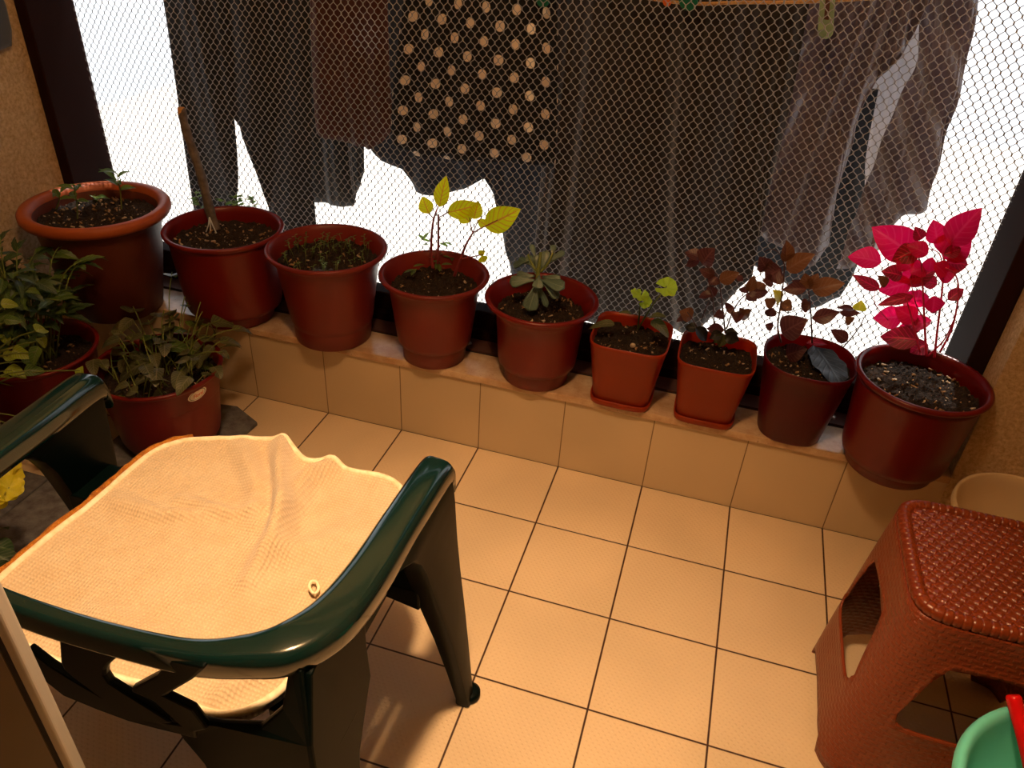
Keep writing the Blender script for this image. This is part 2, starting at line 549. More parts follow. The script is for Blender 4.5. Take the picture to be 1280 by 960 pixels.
# ------------------------------------------------------------------ back door edge
d1 = empty('door_1', (.40, -1.40, 0)); d1['kind'] = 'structure'
tag(d1, 'grey framed balcony door leaf standing behind the green chair', 'door')
b = MB(); b.box((XL, -1.3865, .05), (.660, -1.374, 2.06)); b.build('door_panel', M['door'], d1, smooth=False)
b = MB(); b.box((.672, -1.388, .02), (.689, -1.372, 2.07)); bevel(b.build('door_stile', M['alu'], d1, smooth=False), .004, 3)
b = MB(); b.box((.659, -1.3855, .04), (.673, -1.375, 2.06)); b.build('door_gasket', M['gap'], d1, smooth=False)
b = MB(); b.box((XL, -1.388, 0.0), (.689, -1.372, .05)); b.build('bottom_frame', M['alu'], d1, smooth=False)

# ------------------------------------------------------------------ chair
XC = .585
ch = empty('plastic_armchair', (XC, -1.05, 0), 'dark green glossy plastic garden armchair with a cream towel on its seat', 'chair')
def rrect(w, h, rr, n=5):
    pts = []
    for cx, cy, a0 in ((w / 2 - rr, h / 2 - rr, 0), (-w / 2 + rr, h / 2 - rr, pi / 2), (-w / 2 + rr, -h / 2 + rr, pi), (w / 2 - rr, -h / 2 + rr, 1.5 * pi)):
        for k in range(n):
            a = a0 + pi / 2 * k / (n - 1)
            pts.append((cx + rr * cos(a), cy + rr * sin(a)))
    return pts

def sweep_rail(ctrl, n, cuts, names):
    # ctrl: (x, y, ztop, width, height, tilt) from the right arm round the back to the left arm
    P = smooth_path([(c[0], c[1], c[2]) for c in ctrl], n)
    W = smooth_path([(c[3], c[4], c[5]) for c in ctrl], n)
    rows = []
    for i, p in enumerate(P):
        t = P[min(i + 1, len(P) - 1)] - P[max(i - 1, 0)]
        t = Vector((t.x, t.y, 0)).normalized()
        side = Vector((t.y, -t.x, 0))
        w, h, tl = W[i]
        sd = side * cos(tl) + Vector((0, 0, 1)) * sin(tl)
        up = Vector((0, 0, 1)) * cos(tl) - side * sin(tl)
        c = p - up * (h / 2)
        rows.append([c + sd * a + up * q for a, q in rrect(w, h, min(w, h) * .34)])
    res = []
    for k in range(len(names)):
        i0, i1 = cuts[k] * n, cuts[k + 1] * n
        b = MB(); b.loops(rows[i0:i1 + 1])
        res.append(b.build(names[k], M['dgreen'], ch, angle=1.0))
    return res

zt = .638
arm = [(.938, -.790, zt - .044, .050, .05, 0), (.937, -.800, zt - .014, .056, .054, 0), (.935, -.825, zt, .058, .056, 0), (.931, -.95, zt, .060, .058, 0), (.929, -1.07, zt + .001, .064, .058, 0), (.920, -1.155, zt + .003, .068, .054, .06), (.893, -1.211, zt + .005, .064, .052, .14)]
bk = [(.845, -1.239, zt + .002, .048, .050, .10), (.78, -1.257, zt - .003, .032, .048, 0), (.68, -1.266, zt - .005, .026, .046, 0), (XC, -1.269, zt - .005, .026, .046, 0)]
half = arm + bk
full = half + [(2 * XC - x, y, z, w, h, t) for x, y, z, w, h, t in reversed(half[:-1])]
nf = len(full) - 1
_, backrest, _ = sweep_rail(full, 9, (0, 6, nf - 6, nf), ('armrest', 'backrest', 'armrest'))

def plane_poly(pxs, yf, thick, name, parent, m, bw=.004):
    pts = []
    for px, py in pxs:
        y = -1.26
        for _ in range(8):
            p = at_y(px, py, y); y = yf(p.z)
        pts.append(at_y(px, py, y))
    return pts

def plate(name, pts, off, parent, m, bw=.004, mirror=None):
    off = Vector(off)
    if mirror is not None:
        pts = [Vector((2 * mirror - p[0], p[1], p[2])) for p in pts][::-1]
        off = Vector((-off.x, off.y, off.z))
    b = MB()
    n = len(pts)
    A = [b.vert(Vector(p) - off / 2) for p in pts]
    B = [b.vert(Vector(p) + off / 2) for p in pts]
    b.face(*A); b.face(*reversed(B))
    for k in range(n):
        b.face(A[(k + 1) % n], A[k], B[k], B[(k + 1) % n])
    o = b.build(name, m, parent, smooth=False)
    bevel(o, bw, 2)
    return o

yf = lambda z: -1.268 + (.60 - z) / .13 * .004
def crop(pts): return [(x * .375, 720 + y * .375) for x, y in pts]
sl1 = plane_poly(crop([(207, 195), (425, 235), (420, 245), (372, 285), (360, 303), (360, 322), (375, 345), (470, 405), (585, 478), (520, 490), (430, 458), (330, 385), (250, 325), (222, 300), (212, 275)]), yf, .012, 'slat', ch, M['dgreen'])
sl2 = plane_poly(crop([(575, 265), (690, 290), (688, 300), (650, 335), (560, 388), (650, 432), (700, 500), (640, 515), (590, 470), (520, 405), (445, 374), (448, 362), (530, 318)]), yf, .012, 'slat', ch, M['dgreen'])
c4 = lambda pts: [(x / 3.966, 720 + y / 3.966) for x, y in pts]
sl3 = plane_poly(c4([(150, 340), (260, 425), (380, 500), (560, 605), (700, 685), (830, 705), (980, 730), (990, 790), (800, 745), (650, 705), (500, 650), (330, 580), (255, 520), (150, 440)]), yf, .012, 'slat', ch, M['dgreen'])
for sl, mirrors in ((sl1, (None,)), (sl2, (None, .47)), (sl3, (None,))):
    for mx in mirrors:
        plate('slat', sl, (0, .013, 0), backrest, M['dgreen_shaded'], mirror=mx)

# seat with rolled rim
def seat_outline(k=1.0):
    pts = []
    cx, cy, hx, hy = XC, -.985, .252 * k, .258 * k
    for i in range(72):
        t = 2 * pi * i / 72
        n = 4.0
        q = (abs(cos(t)) ** n + abs(sin(t)) ** n) ** (-1 / n)
        x, y = hx * q * cos(t), hy * q * sin(t)
        x *= 1 + .06 * (y / hy)
        pts.append((cx + x, cy + y))
    return pts
rows = []
for k, z in ((1.0, .392), (1.02, .41), (1.015, .43), (.99, .438), (.94, .434), (.7, .424), (.4, .418), (.02, .416)):
    rows.append([(x, y, z) for x, y in seat_outline(k)])
for k, z in ((.02, .408), (.4, .41), (.9, .424), (.975, .415), (.985, .392)):
    rows.append([(x, y, z) for x, y in seat_outline(k)])
rows.append(rows[0])
b = MB(); b.grid(rows, True); b.build('seat', M['dgreen'], ch)

# front legs: tapered, wide at the arm, splayed to the foot
def front_leg(mir):
    rows = []
    for z, x, wx, wy in ((0, .998, .030, .034), (.004, .998, .032, .036), (.02, .997, .030, .036), (.12, .986, .036, .052), (.25, .972, .042, .078), (.38, .957, .046, .110), (.45, .950, .048, .128), (.50, .946, .050, .142), (.54, .943, .052, .160), (.57, .940, .053, .185), (.59, .938, .052, .22), (.605, .936, .048, .26)):
        y = -.795 - .005 * z / .6 - wy / 2
        sec = rrect(wx, wy, min(wx, wy) * .22, 3)
        if mir: x = 2 * XC - x
        rows.append([(x + a, y + q, z) for a, q in sec])
    b = MB(); b.loops(rows)
    o = b.build('leg', M['dgreen_shaded'], ch, angle=.7)
    return o
front_leg(False); front_leg(True)
for x in (.998, 2 * XC - .998):
    b = MB(); b.lathe([(0, 0), (.021, 0), (.023, .004), (.023, .016), (.016, .02), (0, .02)], (x + (.006 if x > XC else -.006), -.80, 0), 24); b.build('foot', M['dgreen_shaded'], ch)

# rear legs: L-shaped panels from the arm down to the floor
def side_pt(y, z):   # outer side plane of the rear leg
    return Vector((.950 - .03 * (z / .62) + .03 * (1 - z / .62), y, z))
sp = [(-1.07, .612), (-1.085, .56), (-1.095, .50), (-1.10, .44), (-1.13, .40), (-1.165, .35), (-1.195, .25), (-1.235, .1), (-1.26, 0), (-1.315, 0), (-1.305, .15), (-1.28, .35), (-1.26, .5), (-1.225, .60), (-1.16, .62)]
sp = [side_pt(y, z) for y, z in sp]
rp = [(.965, -1.312, 0), (.965, -1.30, .15), (.95, -1.278, .35), (.935, -1.255, .50), (.918, -1.225, .61), (.90, -1.225, .61), (.89, -1.24, .54), (.86, -1.25, .50), (.80, -1.256, .482), (.72, -1.262, .470), (.735, -1.262, .425), (.765, -1.268, .385), (.785, -1.276, .33), (.81, -1.285, .22), (.86, -1.305, .08), (.885, -1.314, 0)]
for mx in (None, XC):
    lg = plate('leg', sp, (.012, 0, 0), ch, M['dgreen_shaded'], mirror=mx, bw=.004)
    plate('leg_web', rp, (0, .012, 0), lg, M['dgreen_shaded'], mirror=mx, bw=.004)
# side apron strips between arm and seat
for mx in (None, XC):
    plate('side_rim', [Vector((.884, -.83, .405)), Vector((.884, -.83, .447)), Vector((.878, -1.17, .440)), Vector((.878, -1.17, .385))], (.010, 0, 0), ch, M['dgreen_shaded'], mirror=mx)
    plate('bracket', [Vector((.84, -.87, .40)), Vector((.945, -.87, .38)), Vector((.945, -.87, .43)), Vector((.84, -.87, .43))], (0, .10, 0), ch, M['dgreen_shaded'], mirror=mx)
    plate('bracket', [Vector((.82, -1.16, .40)), Vector((.945, -1.18, .38)), Vector((.945, -1.18, .43)), Vector((.82, -1.16, .43))], (0, .06, 0), ch, M['dgreen_shaded'], mirror=mx)

# ------------------------------------------------------------------ foam cushion + towel
def smooth_loop(pts, n):
    pts = [Vector(p) for p in pts]; m = len(pts); out = []
    for i in range(m):
        p0, p1, p2, p3 = pts[i - 1], pts[i], pts[(i + 1) % m], pts[(i + 2) % m]
        for k in range(n):
            t = k / n
            out.append(0.5 * ((2 * p1) + (p2 - p0) * t + (2 * p0 - 5 * p1 + 4 * p2 - p3) * t * t + (3 * p1 - p0 - 3 * p2 + p3) * t ** 3))
    return out
ZT = .492
tw_px = [(0, 722), (60, 674), (122, 624), (165, 587), (197, 563), (232, 552), (270, 549), (312, 549), (350, 551), (366, 561), (382, 575), (410, 578), (440, 589), (492, 602)]
out = [at_z(x, y, ZT) for x, y in tw_px]
out += [Vector((.868, -.80, ZT)), Vector((.872, -.95, ZT)), Vector((.872, -1.09, .486))]
out += [at_z(372, 838, .478), at_z(345, 868, .468), at_z(305, 890, .464), at_z(258, 890, .466), at_z(200, 862, .472), at_z(110, 838, .476), at_z(40, 812, .478), Vector((.368, -1.218, .48)), Vector((.340, -1.192, .486))]
OUT = smooth_loop(out, 7)
CT = Vector((.585, -.96, 0))

folds = [([(352, 556), (350, 600), (352, 640), (340, 680), (312, 720)], .016, .016), ([(415, 582), (380, 600), (360, 640), (350, 690)], .013, .018), ([(300, 556), (318, 600), (322, 650)], .008, .018),
         ([(140, 625), (200, 640), (265, 640)], .006, .012), ([(225, 620), (290, 640), (340, 632)], .006, .012), ([(330, 560), (342, 610), (336, 660)], -.004, .009), ([(383, 585), (368, 625), (352, 680)], -.003, .009),
         ([(40, 712), (90, 735), (130, 748)], 0, .02), ([(120, 760), (200, 800), (260, 805)], .006, .02), ([(330, 690), (400, 680), (440, 650)], .005, .02), ([(270, 860), (300, 840), (340, 830)], .006, .012)]
FW = [([at_z(x, y, ZT) for x, y in pl], a, w) for pl, a, w in folds]
def fold_h(x, y):
    h = 0
    for pl, a, w in FW:
        best = 9; par = 0
        n = len(pl) - 1
        for i in range(n):
            ax, ay = pl[i].x, pl[i].y; bx, by = pl[i + 1].x - ax, pl[i + 1].y - ay
            t = max(0, min(1, ((x - ax) * bx + (y - ay) * by) / (bx * bx + by * by)))
            d = math.hypot(x - ax - t * bx, y - ay - t * by)
            if d < best: best = d; par = (i + t) / n
        h += 2.5 * a * math.exp(-(best / w) ** 2) * (.35 + .65 * sin(pi * min(1, par * .9 + .1)))
    return h
b = MB()
NR = 60
rows = []
for i in range(NR + 1):
    f = i / NR
    f = max(.004, f)
    row = []
    for p in OUT:
        q = CT.lerp(Vector((p.x, p.y, 0)), f)
        z = (ZT - .012) * (1 - f ** 3) + p.z * f ** 3
        z += fold_h(q.x, q.y) + .004 * noise.noise(Vector((q.x * 9, q.y * 9, 0))) + .0015 * noise.noise(Vector((q.x * 30, q.y * 30, 3)))
        row.append((q.x, q.y, z))
    rows.append(row)
EDGE = rows[-1]
# turned-down skirt
rows.append([(x + (x - CT.x) * .008, y + (y - CT.y) * .008, z - .006) for x, y, z in EDGE])
rows.append([(x + (x - CT.x) * .004, y + (y - CT.y) * .004, z - .016) for x, y, z in EDGE])
b.grid(rows, True)
tw = b.build('towel', M['towel'])
m = tw.modifiers.new('thick', 'SOLIDIFY'); m.thickness = .004; m.offset = 0
tag(tw, 'cream yellow terry towel spread over the green chair seat', 'towel')
b = MB(); b.tube([Vector(p) + Vector((0, 0, .0)) for p in EDGE + [EDGE[0]]], .0062, 8, False); b.build('hem', M['hem'], tw)
b = MB()
lp = [at_z(x, y, ZT + .004) for x, y in ((392, 742), (387, 735), (389, 727), (396, 728), (398, 737), (393, 743))]
b.tube(smooth_path(lp, 4), .0028, 5); b.build('loop', M['hem'], tw)
b = MB(); p0 = [at_z(x, y, ZT - .012) for x, y in ((200, 566), (224, 552), (229, 556), (204, 571))]
b.face(*[b.vert(p) for p in p0]); q = b.build('care_tag', M['tag'], tw, smooth=False); q.modifiers.new('t', 'SOLIDIFY').thickness = .002
# foam
fo = []
for k, p in enumerate(OUT):
    a = math.atan2(p.y - CT.y, p.x - CT.x)
    left = 1 if (cos(a) < -.2 and -1.16 < p.y < -.76) else 0
    j = .013 * noise.noise(Vector((k * .35, 0, 0))) + .007 * noise.noise(Vector((k * .9, 5, 0)))
    fo.append((CT.lerp(Vector((p.x, p.y, 0)), .97 + left * (.135 + j * 2.4)), left))
rows = []
for f, z, zl in ((.02, .438, .438), (.93, .438, .438), (1.0, .444, .446), (1.005, .455, .470), (1.0, .462, .488), (.975, .465, .491), (.94, .466, .484), (.91, .466, .470), (.02, .468, .468)):
    rows.append([(CT.x + (p.x - CT.x) * f, CT.y + (p.y - CT.y) * f, zl if l else z) for p, l in fo])
b = MB(); b.grid(rows, True)
tag(b.build('seat_cushion', M['foam']), 'crumbling orange foam cushion showing under the towel edge', 'cushion')

# ------------------------------------------------------------------ stool
STX, STY, STH = 1.912, -.565, .478
st = empty('plastic_stool', (STX, STY, 0), 'brown rattan patterned plastic stool near the right edge', 'stool')
def shell(side, s, v, off=0.0):
    f = math.atan(s)
    n = 4.0 + 3.0 * v
    c_, s_ = cos(f), sin(f)
    q = (abs(c_) ** n + abs(s_) ** n) ** (-1 / n)
    u, w = q * c_, q * s_
    k = 1 - v
    hx = .158 + .052 * k + off; hy = .148 + .030 * k + off
    corner = max(0, abs(w) - .72) / .28
    if v < .10: # flared feet
        e = .012 * corner * (1 - v / .10) ** .6
        hx += e; hy += e
    a = side * pi / 2
    ca, sa = round(cos(a)), round(sin(a))
    x, y = u * ca - w * sa, u * sa + w * ca
    return Vector((STX + x * hx, STY + y * hy, v * STH))
def ring_pt(t, kind):
    # t 0..1 round the panel
    if kind == 'outer':
        per = [(-1, 0), (-.74, 0), (-.66, .075), (-.4, .115), (0, .125), (.4, .115), (.66, .075), (.74, 0), (1, 0), (1, .5), (1, .955), (.5, .955), (0, .955), (-.5, .955), (-1, .955), (-1, .5)]
    else:
        per = [(-.62, .47), (-.60, .435), (-.52, .415), (-.3, .41), (0, .41), (.3, .41), (.52, .415), (.60, .435), (.62, .47), (.57, .58), (.51, .70), (.43, .765), (0, .78), (-.43, .765), (-.51, .70), (-.57, .58)]
    n = len(per)
    i = int(t * n) % n; f = t * n - int(t * n)
    a, c = per[i], per[(i + 1) % n]
    return a[0] + (c[0] - a[0]) * f, a[1] + (c[1] - a[1]) * f
b = MB()
for side in range(4):
    N = 128; R = 10
    rows = []; uvs = []
    for r_ in range(R + 1):
        row = []; uv = []
        for k in range(N):
            o_ = ring_pt(k / N, 'outer'); h_ = ring_pt(k / N, 'inner')
            f = r_ / R
            s_, v_ = h_[0] + (o_[0] - h_[0]) * f, h_[1] + (o_[1] - h_[1]) * f
            off = .004 * (1 - f / .12) if f < .12 else 0
            row.append(shell(side, s_, v_, off)); uv.append((s_ * .17, v_ * STH))
        rows.append(row); uvs.append(uv)
    b.grid(rows, True, uvs)
o = b.build('body', M['stool_side'], st)
import bmesh
bm = bmesh.new(); bm.from_mesh(o.data)
bmesh.ops.remove_doubles(bm, verts=bm.verts, dist=.0006)
bm.to_mesh(o.data); bm.free()
m = o.modifiers.new('t', 'SOLIDIFY'); m.thickness = .005; m.offset = -1
# top with the woven S pattern as real relief
b = MB()
N = 280
rows = []
hx, hy = .150, .140
def weave(x, y):
    p, q = .0150, .0215
    k = y / p
    ph = 2 * pi * x / q + pi * (math.floor(k) % 2)
    cy = .27 * sin(ph + .75 * sin(ph))
    d = (k - math.floor(k)) - .5 - cy
    return -.0026 * math.exp(-(d / .13) ** 2) + .0007 * cos(ph)
for i in range(N + 1):
    row = []
    for j in range(N + 1):
        a = i / N * 2 - 1; c = j / N * 2 - 1
        # square -> rounded square
        n = 7.0
        mxx = max(abs(a), abs(c), 1e-6)
        q = mxx / max(1e-6, (abs(a) ** n + abs(c) ** n) ** (1 / n)) if mxx > 1e-4 else 1.0
        x, y = a * q * hx, c * q * hy
        e = 1 - max(abs(a), abs(c))
        z = weave(x, y) * min(1, e * 14)
        row.append((STX + x, STY + y, STH - .006 + z))
    rows.append(row)
b.grid(rows)
b.build('seat', M['stool'], st)
b = MB(); rows = []
for k in range(241):
    t = 2 * pi * k / 240
    n = 7.0
    q = (abs(cos(t)) ** n + abs(sin(t)) ** n) ** (-1 / n)
    rows.append((STX + .153 * q * cos(t), STY + .143 * q * sin(t), STH - .012))
per = 0; rr = []
for k in range(241):
    if k: per += math.dist(rows[k], rows[k - 1])
    rr.append(.0128 if (per / .0135) % 1.0 > .16 else .0112)
# resample finely for crisp rope grooves
fine = []; fr = []
per = 0
for k in range(240):
    for j in range(3):
        p = Vector(rows[k]).lerp(Vector(rows[k + 1]), j / 3)
        if fine: per += (p - fine[-1]).length
        fine.append(p); fr.append(.0132 if (per / .0138) % 1.0 > .2 else .0114)
fine.append(fine[0]); fr.append(fr[0])
b.tube(fine, fr, 12, False); b.build('rim', M['stool'], st)
b = MB(); rows = []
for z, e in ((STH - .014, .0), (STH - .03, .004), (STH - .03, .012), (.955 * STH - .004, .01)):
    row = []
    for k in range(120):
        t = 2 * pi * k / 120; n = 7.0
        q = (abs(cos(t)) ** n + abs(sin(t)) ** n) ** (-1 / n)
        row.append((STX + (.152 + e) * q * cos(t), STY + (.142 + e) * q * sin(t), z))
    rows.append(row)
b.grid(rows, True); b.build('skirt', M['stool'], st)

# ------------------------------------------------------------------ buckets
bk_ = empty('cream_bucket', (2.115, -.165, 0), 'cream plastic bucket between the rattan stool and the stucco pier', 'bucket')
b = MB(); R = .158
b.lathe([(0, 0), (R * .78, 0), (R * .80, .004), (R * .95, .27), (R * .955, .28), (R, .283), (R * 1.02, .29), (R * 1.015, .304), (R * .985, .308), (R * .965, .302), (R * .93, .27), (R * .77, .012), (0, .01)], bk_.location, 64)
b.build('body', M['cream'], bk_)
mb_ = empty('mint_bucket', (2.001, -.977, 0), 'mint green plastic bucket in the bottom right corner', 'bucket')
b = MB(); R = .205; H = .40
b.lathe([(0, 0), (R * .74, 0), (R * .76, .005), (R * .93, H - .04), (R * .95, H - .03), (R, H - .022), (R * 1.015, H - .01), (R * 1.0, H), (R * .97, H + .003), (R * .94, H), (R * .915, H - .012), (R * .73, .014), (0, .012)], mb_.location, 72)
b.build('body', M['mint'], mb_)
rh = empty('red_scoop', (2.0, -.84, .05), 'red plastic tool handle leaning on the mint bucket rim', 'tool')
p0 = at_y(1267, 872, -.80); p1 = at_y(1287, 950, -.86); p2 = at_y(1318, 1110, -.95)
b = MB(); pts = smooth_path([p0 + (p0 - p1).normalized() * .004, p0, p0.lerp(p1, .25), p1, p2], 6)
rr = [.004, .006, .0085, .0095, .010, .0105] + [.0115] * (len(pts) - 6)
b.tube(pts, rr, 14); b.build('handle', M['red'], rh)
b = MB(); tip = p2
rows = []
d = (p2 - p1).normalized()
for i in range(7):
    f = i / 6
    row = []
    for j in range(9):
        g = j / 8 * 2 - 1
        row.append(tip + d * (f * .07) + Vector((1, 0, 0)) * (g * .03 * (1 - .15 * f * f)) + Vector((0, 1, .2)) * (.012 * g * g))
    rows.append(row)
b.grid(rows); q = b.build('scoop', M['red'], rh); q.modifiers.new('t', 'SOLIDIFY').thickness = .004

# dark bag hanging on the stucco wall
hb = empty('hanging_bag', (XL, -.12, 1.30), 'dark cloth bag hanging on the stucco wall at the top left', 'bag')
rows = []
outl = [(-.30, 1.40), (-.30, .98), (-.20, .955), (.032, .982), (.046, 1.02), (.05, 1.08), (.04, 1.16), (.0, 1.40)]
for xo in (XL + .002, XL + .016, XL + .022):
    k = {XL + .002: 1, XL + .016: .985, XL + .022: .93}[xo]
    rows.append([(xo, -.12 + (y + .12) * k, 1.2 + (z - 1.2) * k) for y, z in outl])
b = MB(); b.loops(rows, True, True); b.build('bag_body', M['bag'], hb)
b = MB(); b.tube([(XL + .008, -.10, .96), (XL + .009, -.06, .93), (XL + .008, -.075, .86), (XL + .008, -.10, .84)], .008, 8); b.build('strap', M['bag'], hb)

# grey loose slabs on the floor under the left plants
def slab(pts, z, h, label):
    b = MB(); n = len(pts)
    A = [b.vert((x, y, z)) for x, y in pts]; B = [b.vert((x, y, z + h)) for x, y in pts]
    b.face(*reversed(A)); b.face(*B)
    for k in range(n): b.face(A[k], A[(k + 1) % n], B[(k + 1) % n], B[k])
    o = b.build('stone_slab', M['slab'], smooth=False); bevel(o, .003)
    tag(o, label, 'slab', None)
    return o
slab([(-.255, -.12), (-.02, -.085), (.082, -.135), (.075, -.215), (-.06, -.42), (-.255, -.42)], 0, .014, 'grey slab under the ivy pot by the tiled upstand')
slab([(-.275, -.43), (.10, -.43), (.10, -.95), (-.275, -.95)], 0, .03, 'grey slab on the floor beside the left chair leg')
slab([(-.60, -.56), (-.285, -.56), (-.285, -.95), (-.60, -.95)], 0, .025, 'darker grey slab by the stucco wall under the yellow plant')

# ------------------------------------------------------------------ pots and soil
def pot_profile(R, H, body_top, body_bot, foot, foot_h, flare, roll=.008):
    return [(0, .006), (foot * .92, .006), (foot * .95, 0), (foot, .003), (foot * 1.03, foot_h * .9), (foot * 1.035, foot_h), (body_bot * .97, foot_h + .004), (body_bot, foot_h + .018),
            (body_bot + (body_top - body_bot) * .55, H * .58), (body_top, H - flare), (body_top + (R - body_top) * .45, H - flare * .5), (R - roll * .9, H - roll * 1.9), (R, H - roll * 1.2),
            (R + roll * .35, H - roll * .4), (R, H + roll * .2), (R - roll * .8, H + roll * .35), (R - roll * 1.4, H - roll * .2), (R - roll * 1.9, H - roll * 2), (body_top - .004, H - flare * 1.1), (body_top - .006, H - .08), (body_top - .008, H - .085)]

def soil(root, c, R, z, seed, m='soil', chips=40, n=2.0, chipsize=.006):
    r_ = random.Random(seed)
    b = MB(); rows = []
    for i in range(36):
        f = i / 35 * R + .0005
        row = []
        for k in range(110):
            t = 2 * pi * k / 110
            q = (abs(cos(t)) ** n + abs(sin(t)) ** n) ** (-1 / n) if n != 2 else 1
            x, y = f * q * cos(t), f * q * sin(t)
            h = .010 * noise.noise(Vector((x * 45 + seed, y * 45, 0))) + .009 * noise.noise(Vector((x * 110, y * 110, seed))) + .005 * noise.noise(Vector((x * 260, y * 260, seed))) + .004 * (1 - f / R)
            row.append((c[0] + x, c[1] + y, z + h))
        rows.append(row)
    b.grid(rows, True)
    for k in range(int(chips * 1.6)):
        a = r_.random() * 2 * pi; f = R * .93 * math.sqrt(r_.random())
        p = Vector((c[0] + f * cos(a), c[1] + f * sin(a), z + .004 + r_.random() * .004))
        s_ = chipsize * (.25 + 1.0 * r_.random() ** 2)
        b.cur = 1 if r_.random() < .6 else 2
        rot = Matrix.Rotation(r_.random() * 6, 3, Vector((r_.random() - .5, r_.random() - .5, r_.random() - .5)).normalized())
        pts = []
        for sx_ in (-1, 1):
            for sy_ in (-1, 1):
                for sz_ in (-1, 1):
                    pts.append(p + rot @ Vector((sx_ * s_ * (.6 + r_.random() * .6), sy_ * s_ * .7 * (.3 + r_.random() * .6), sz_ * s_ * .3)))
        i = [b.vert(q) for q in pts]
        for q in ((0, 1, 3, 2), (4, 6, 7, 5), (0, 4, 5, 1), (2, 3, 7, 6), (0, 2, 6, 4), (1, 5, 7, 3)): b.face(*[i[k2] for k2 in q])
    return b.build('soil', [M['soil'], M['chip'], M['perlite']], root)

def shape_w(kind, t):
    if kind == 'ovate': return (sin(pi * t ** .86)) ** .85 * (1 - .12 * t)
    if kind == 'lance': return (sin(pi * t ** .8)) ** 1.1
    if kind == 'spat': return max(0, (.12 + .88 * t ** 1.5)) * math.sqrt(max(0, 1 - t ** 5)) * 1.02
    if kind == 'heart': return math.sqrt(max(0, 1 - (2 * t ** .62 - 1) ** 2)) * (1 - .3 * t)
    if kind == 'round': return math.sqrt(max(0, 1 - (2 * t - 1) ** 2))
    if kind == 'serr': return (sin(pi * t ** .8)) ** .9 * (.78 + .35 * abs(((t * 5) % 1) - .5))
    return sin(pi * t)

def leaf(b, base, tip, w, nrm, kind='ovate', curl=.12, fold=.18, wave=.0, nl=10, seed=0):
    base = Vector(base); tip = Vector(tip)
    ax = tip - base; L = ax.length
    if L < 1e-6: return
    ax.normalize()
    nrm = Vector(nrm); nrm = nrm - ax * nrm.dot(ax)
    if nrm.length < 1e-4: nrm = Vector((0, 0, 1)) - ax * ax.z
    if nrm.length < 1e-4: nrm = Vector((0, 1, 0))
    nrm.normalize(); sd = ax.cross(nrm)
    rows = []; uvs = []
    for i in range(nl + 1):
        t = i / nl
        ww = max(.0004, shape_w(kind, min(.999, max(.001, t))) * w / 2)
        row = []; uv = []
        for j in range(7):
            s_ = j / 3 - 1
            wv = wave * w * sin(t * 17 + s_ * 2 + seed) * abs(s_)
            z = -curl * L * (2 * t - .6) ** 2 * .5 + fold * w * abs(s_) * .5 * ww / (w / 2) + wv
            row.append(base + ax * (t * L) + sd * (s_ * ww) + nrm * z)
            uv.append((t, j / 6))
        rows.append(row); uvs.append(uv)
    b.grid(rows, False, uvs)

def scallop(b, c, nrm, R, seed=0, lobes=7):
    # round scalloped geranium leaf
    nrm = Vector(nrm).normalized()
    a = nrm.cross(Vector((0, 0, 1)) if abs(nrm.z) < .9 else Vector((1, 0, 0))).normalized(); d = nrm.cross(a)
    rows = []; uvs = []
    for i in range(7):
        f = i / 6; row = []; uv = []
        for k in range(57):
            t = .25 + (2 * pi - .5) * k / 56
            rr = R * max(f, .02) * (1 + .10 * f * abs(sin(t * lobes / 2)) + .05 * sin(3 * t + seed))
            row.append(Vector(c) + a * rr * cos(t) + d * rr * sin(t) + nrm * (.22 * R * f * f + .10 * R * f * f * sin(lobes * t + seed)))
            uv.append((f, .5 + .45 * sin(t * lobes)))
        rows.append(row); uvs.append(uv)
    b.grid(rows, False, uvs)

def stem(b, pts, r0, r1, seg=6, n=6):
    P = smooth_path(pts, n)
    b.tube(P, [r0 + (r1 - r0) * i / (len(P) - 1) for i in range(len(P))], seg)

def facing(p, k=.6, up=.35, r_=rnd):
    v = (CAM - Vector(p)).normalized()
    return v + Vector((r_.uniform(-k, k), r_.uniform(-k, k), r_.uniform(-k, k) + up))

def pleaf(b, bp, tp, wpx, y0, y1=None, kind='ovate', k=.5, up=.3, **kw):
    y1 = y0 if y1 is None else y1
    A = at_y(bp[0], bp[1], y0); B = at_y(tp[0], tp[1], y1)
    dist = (A - CAM).dot(FV)
    leaf(b, A, B, wpx * dist / FOC, facing(A, k, up), kind, seed=rnd.random() * 6, **kw)

SILL = .2625
def round_pot(name, loc, R, H, label, m, bt, bb, ft, fh=.04, flare=.045, roll=.008, cat='potted plant', group=None, soil_z=None, seed=1, chips=40, rim_m=None, csz=.006):
    root = empty(name, loc, label, cat, group)
    b = MB()
    b.lathe(pot_profile(R, H, R * bt, R * bb, R * ft, fh, flare, roll), loc, 72)
    b.build('pot', m, root)
    sz = loc[2] + (soil_z if soil_z else H - .042)
    soil(root, loc, R * bt - .0045, sz, seed, chips=chips, chipsize=csz)
    return root, sz

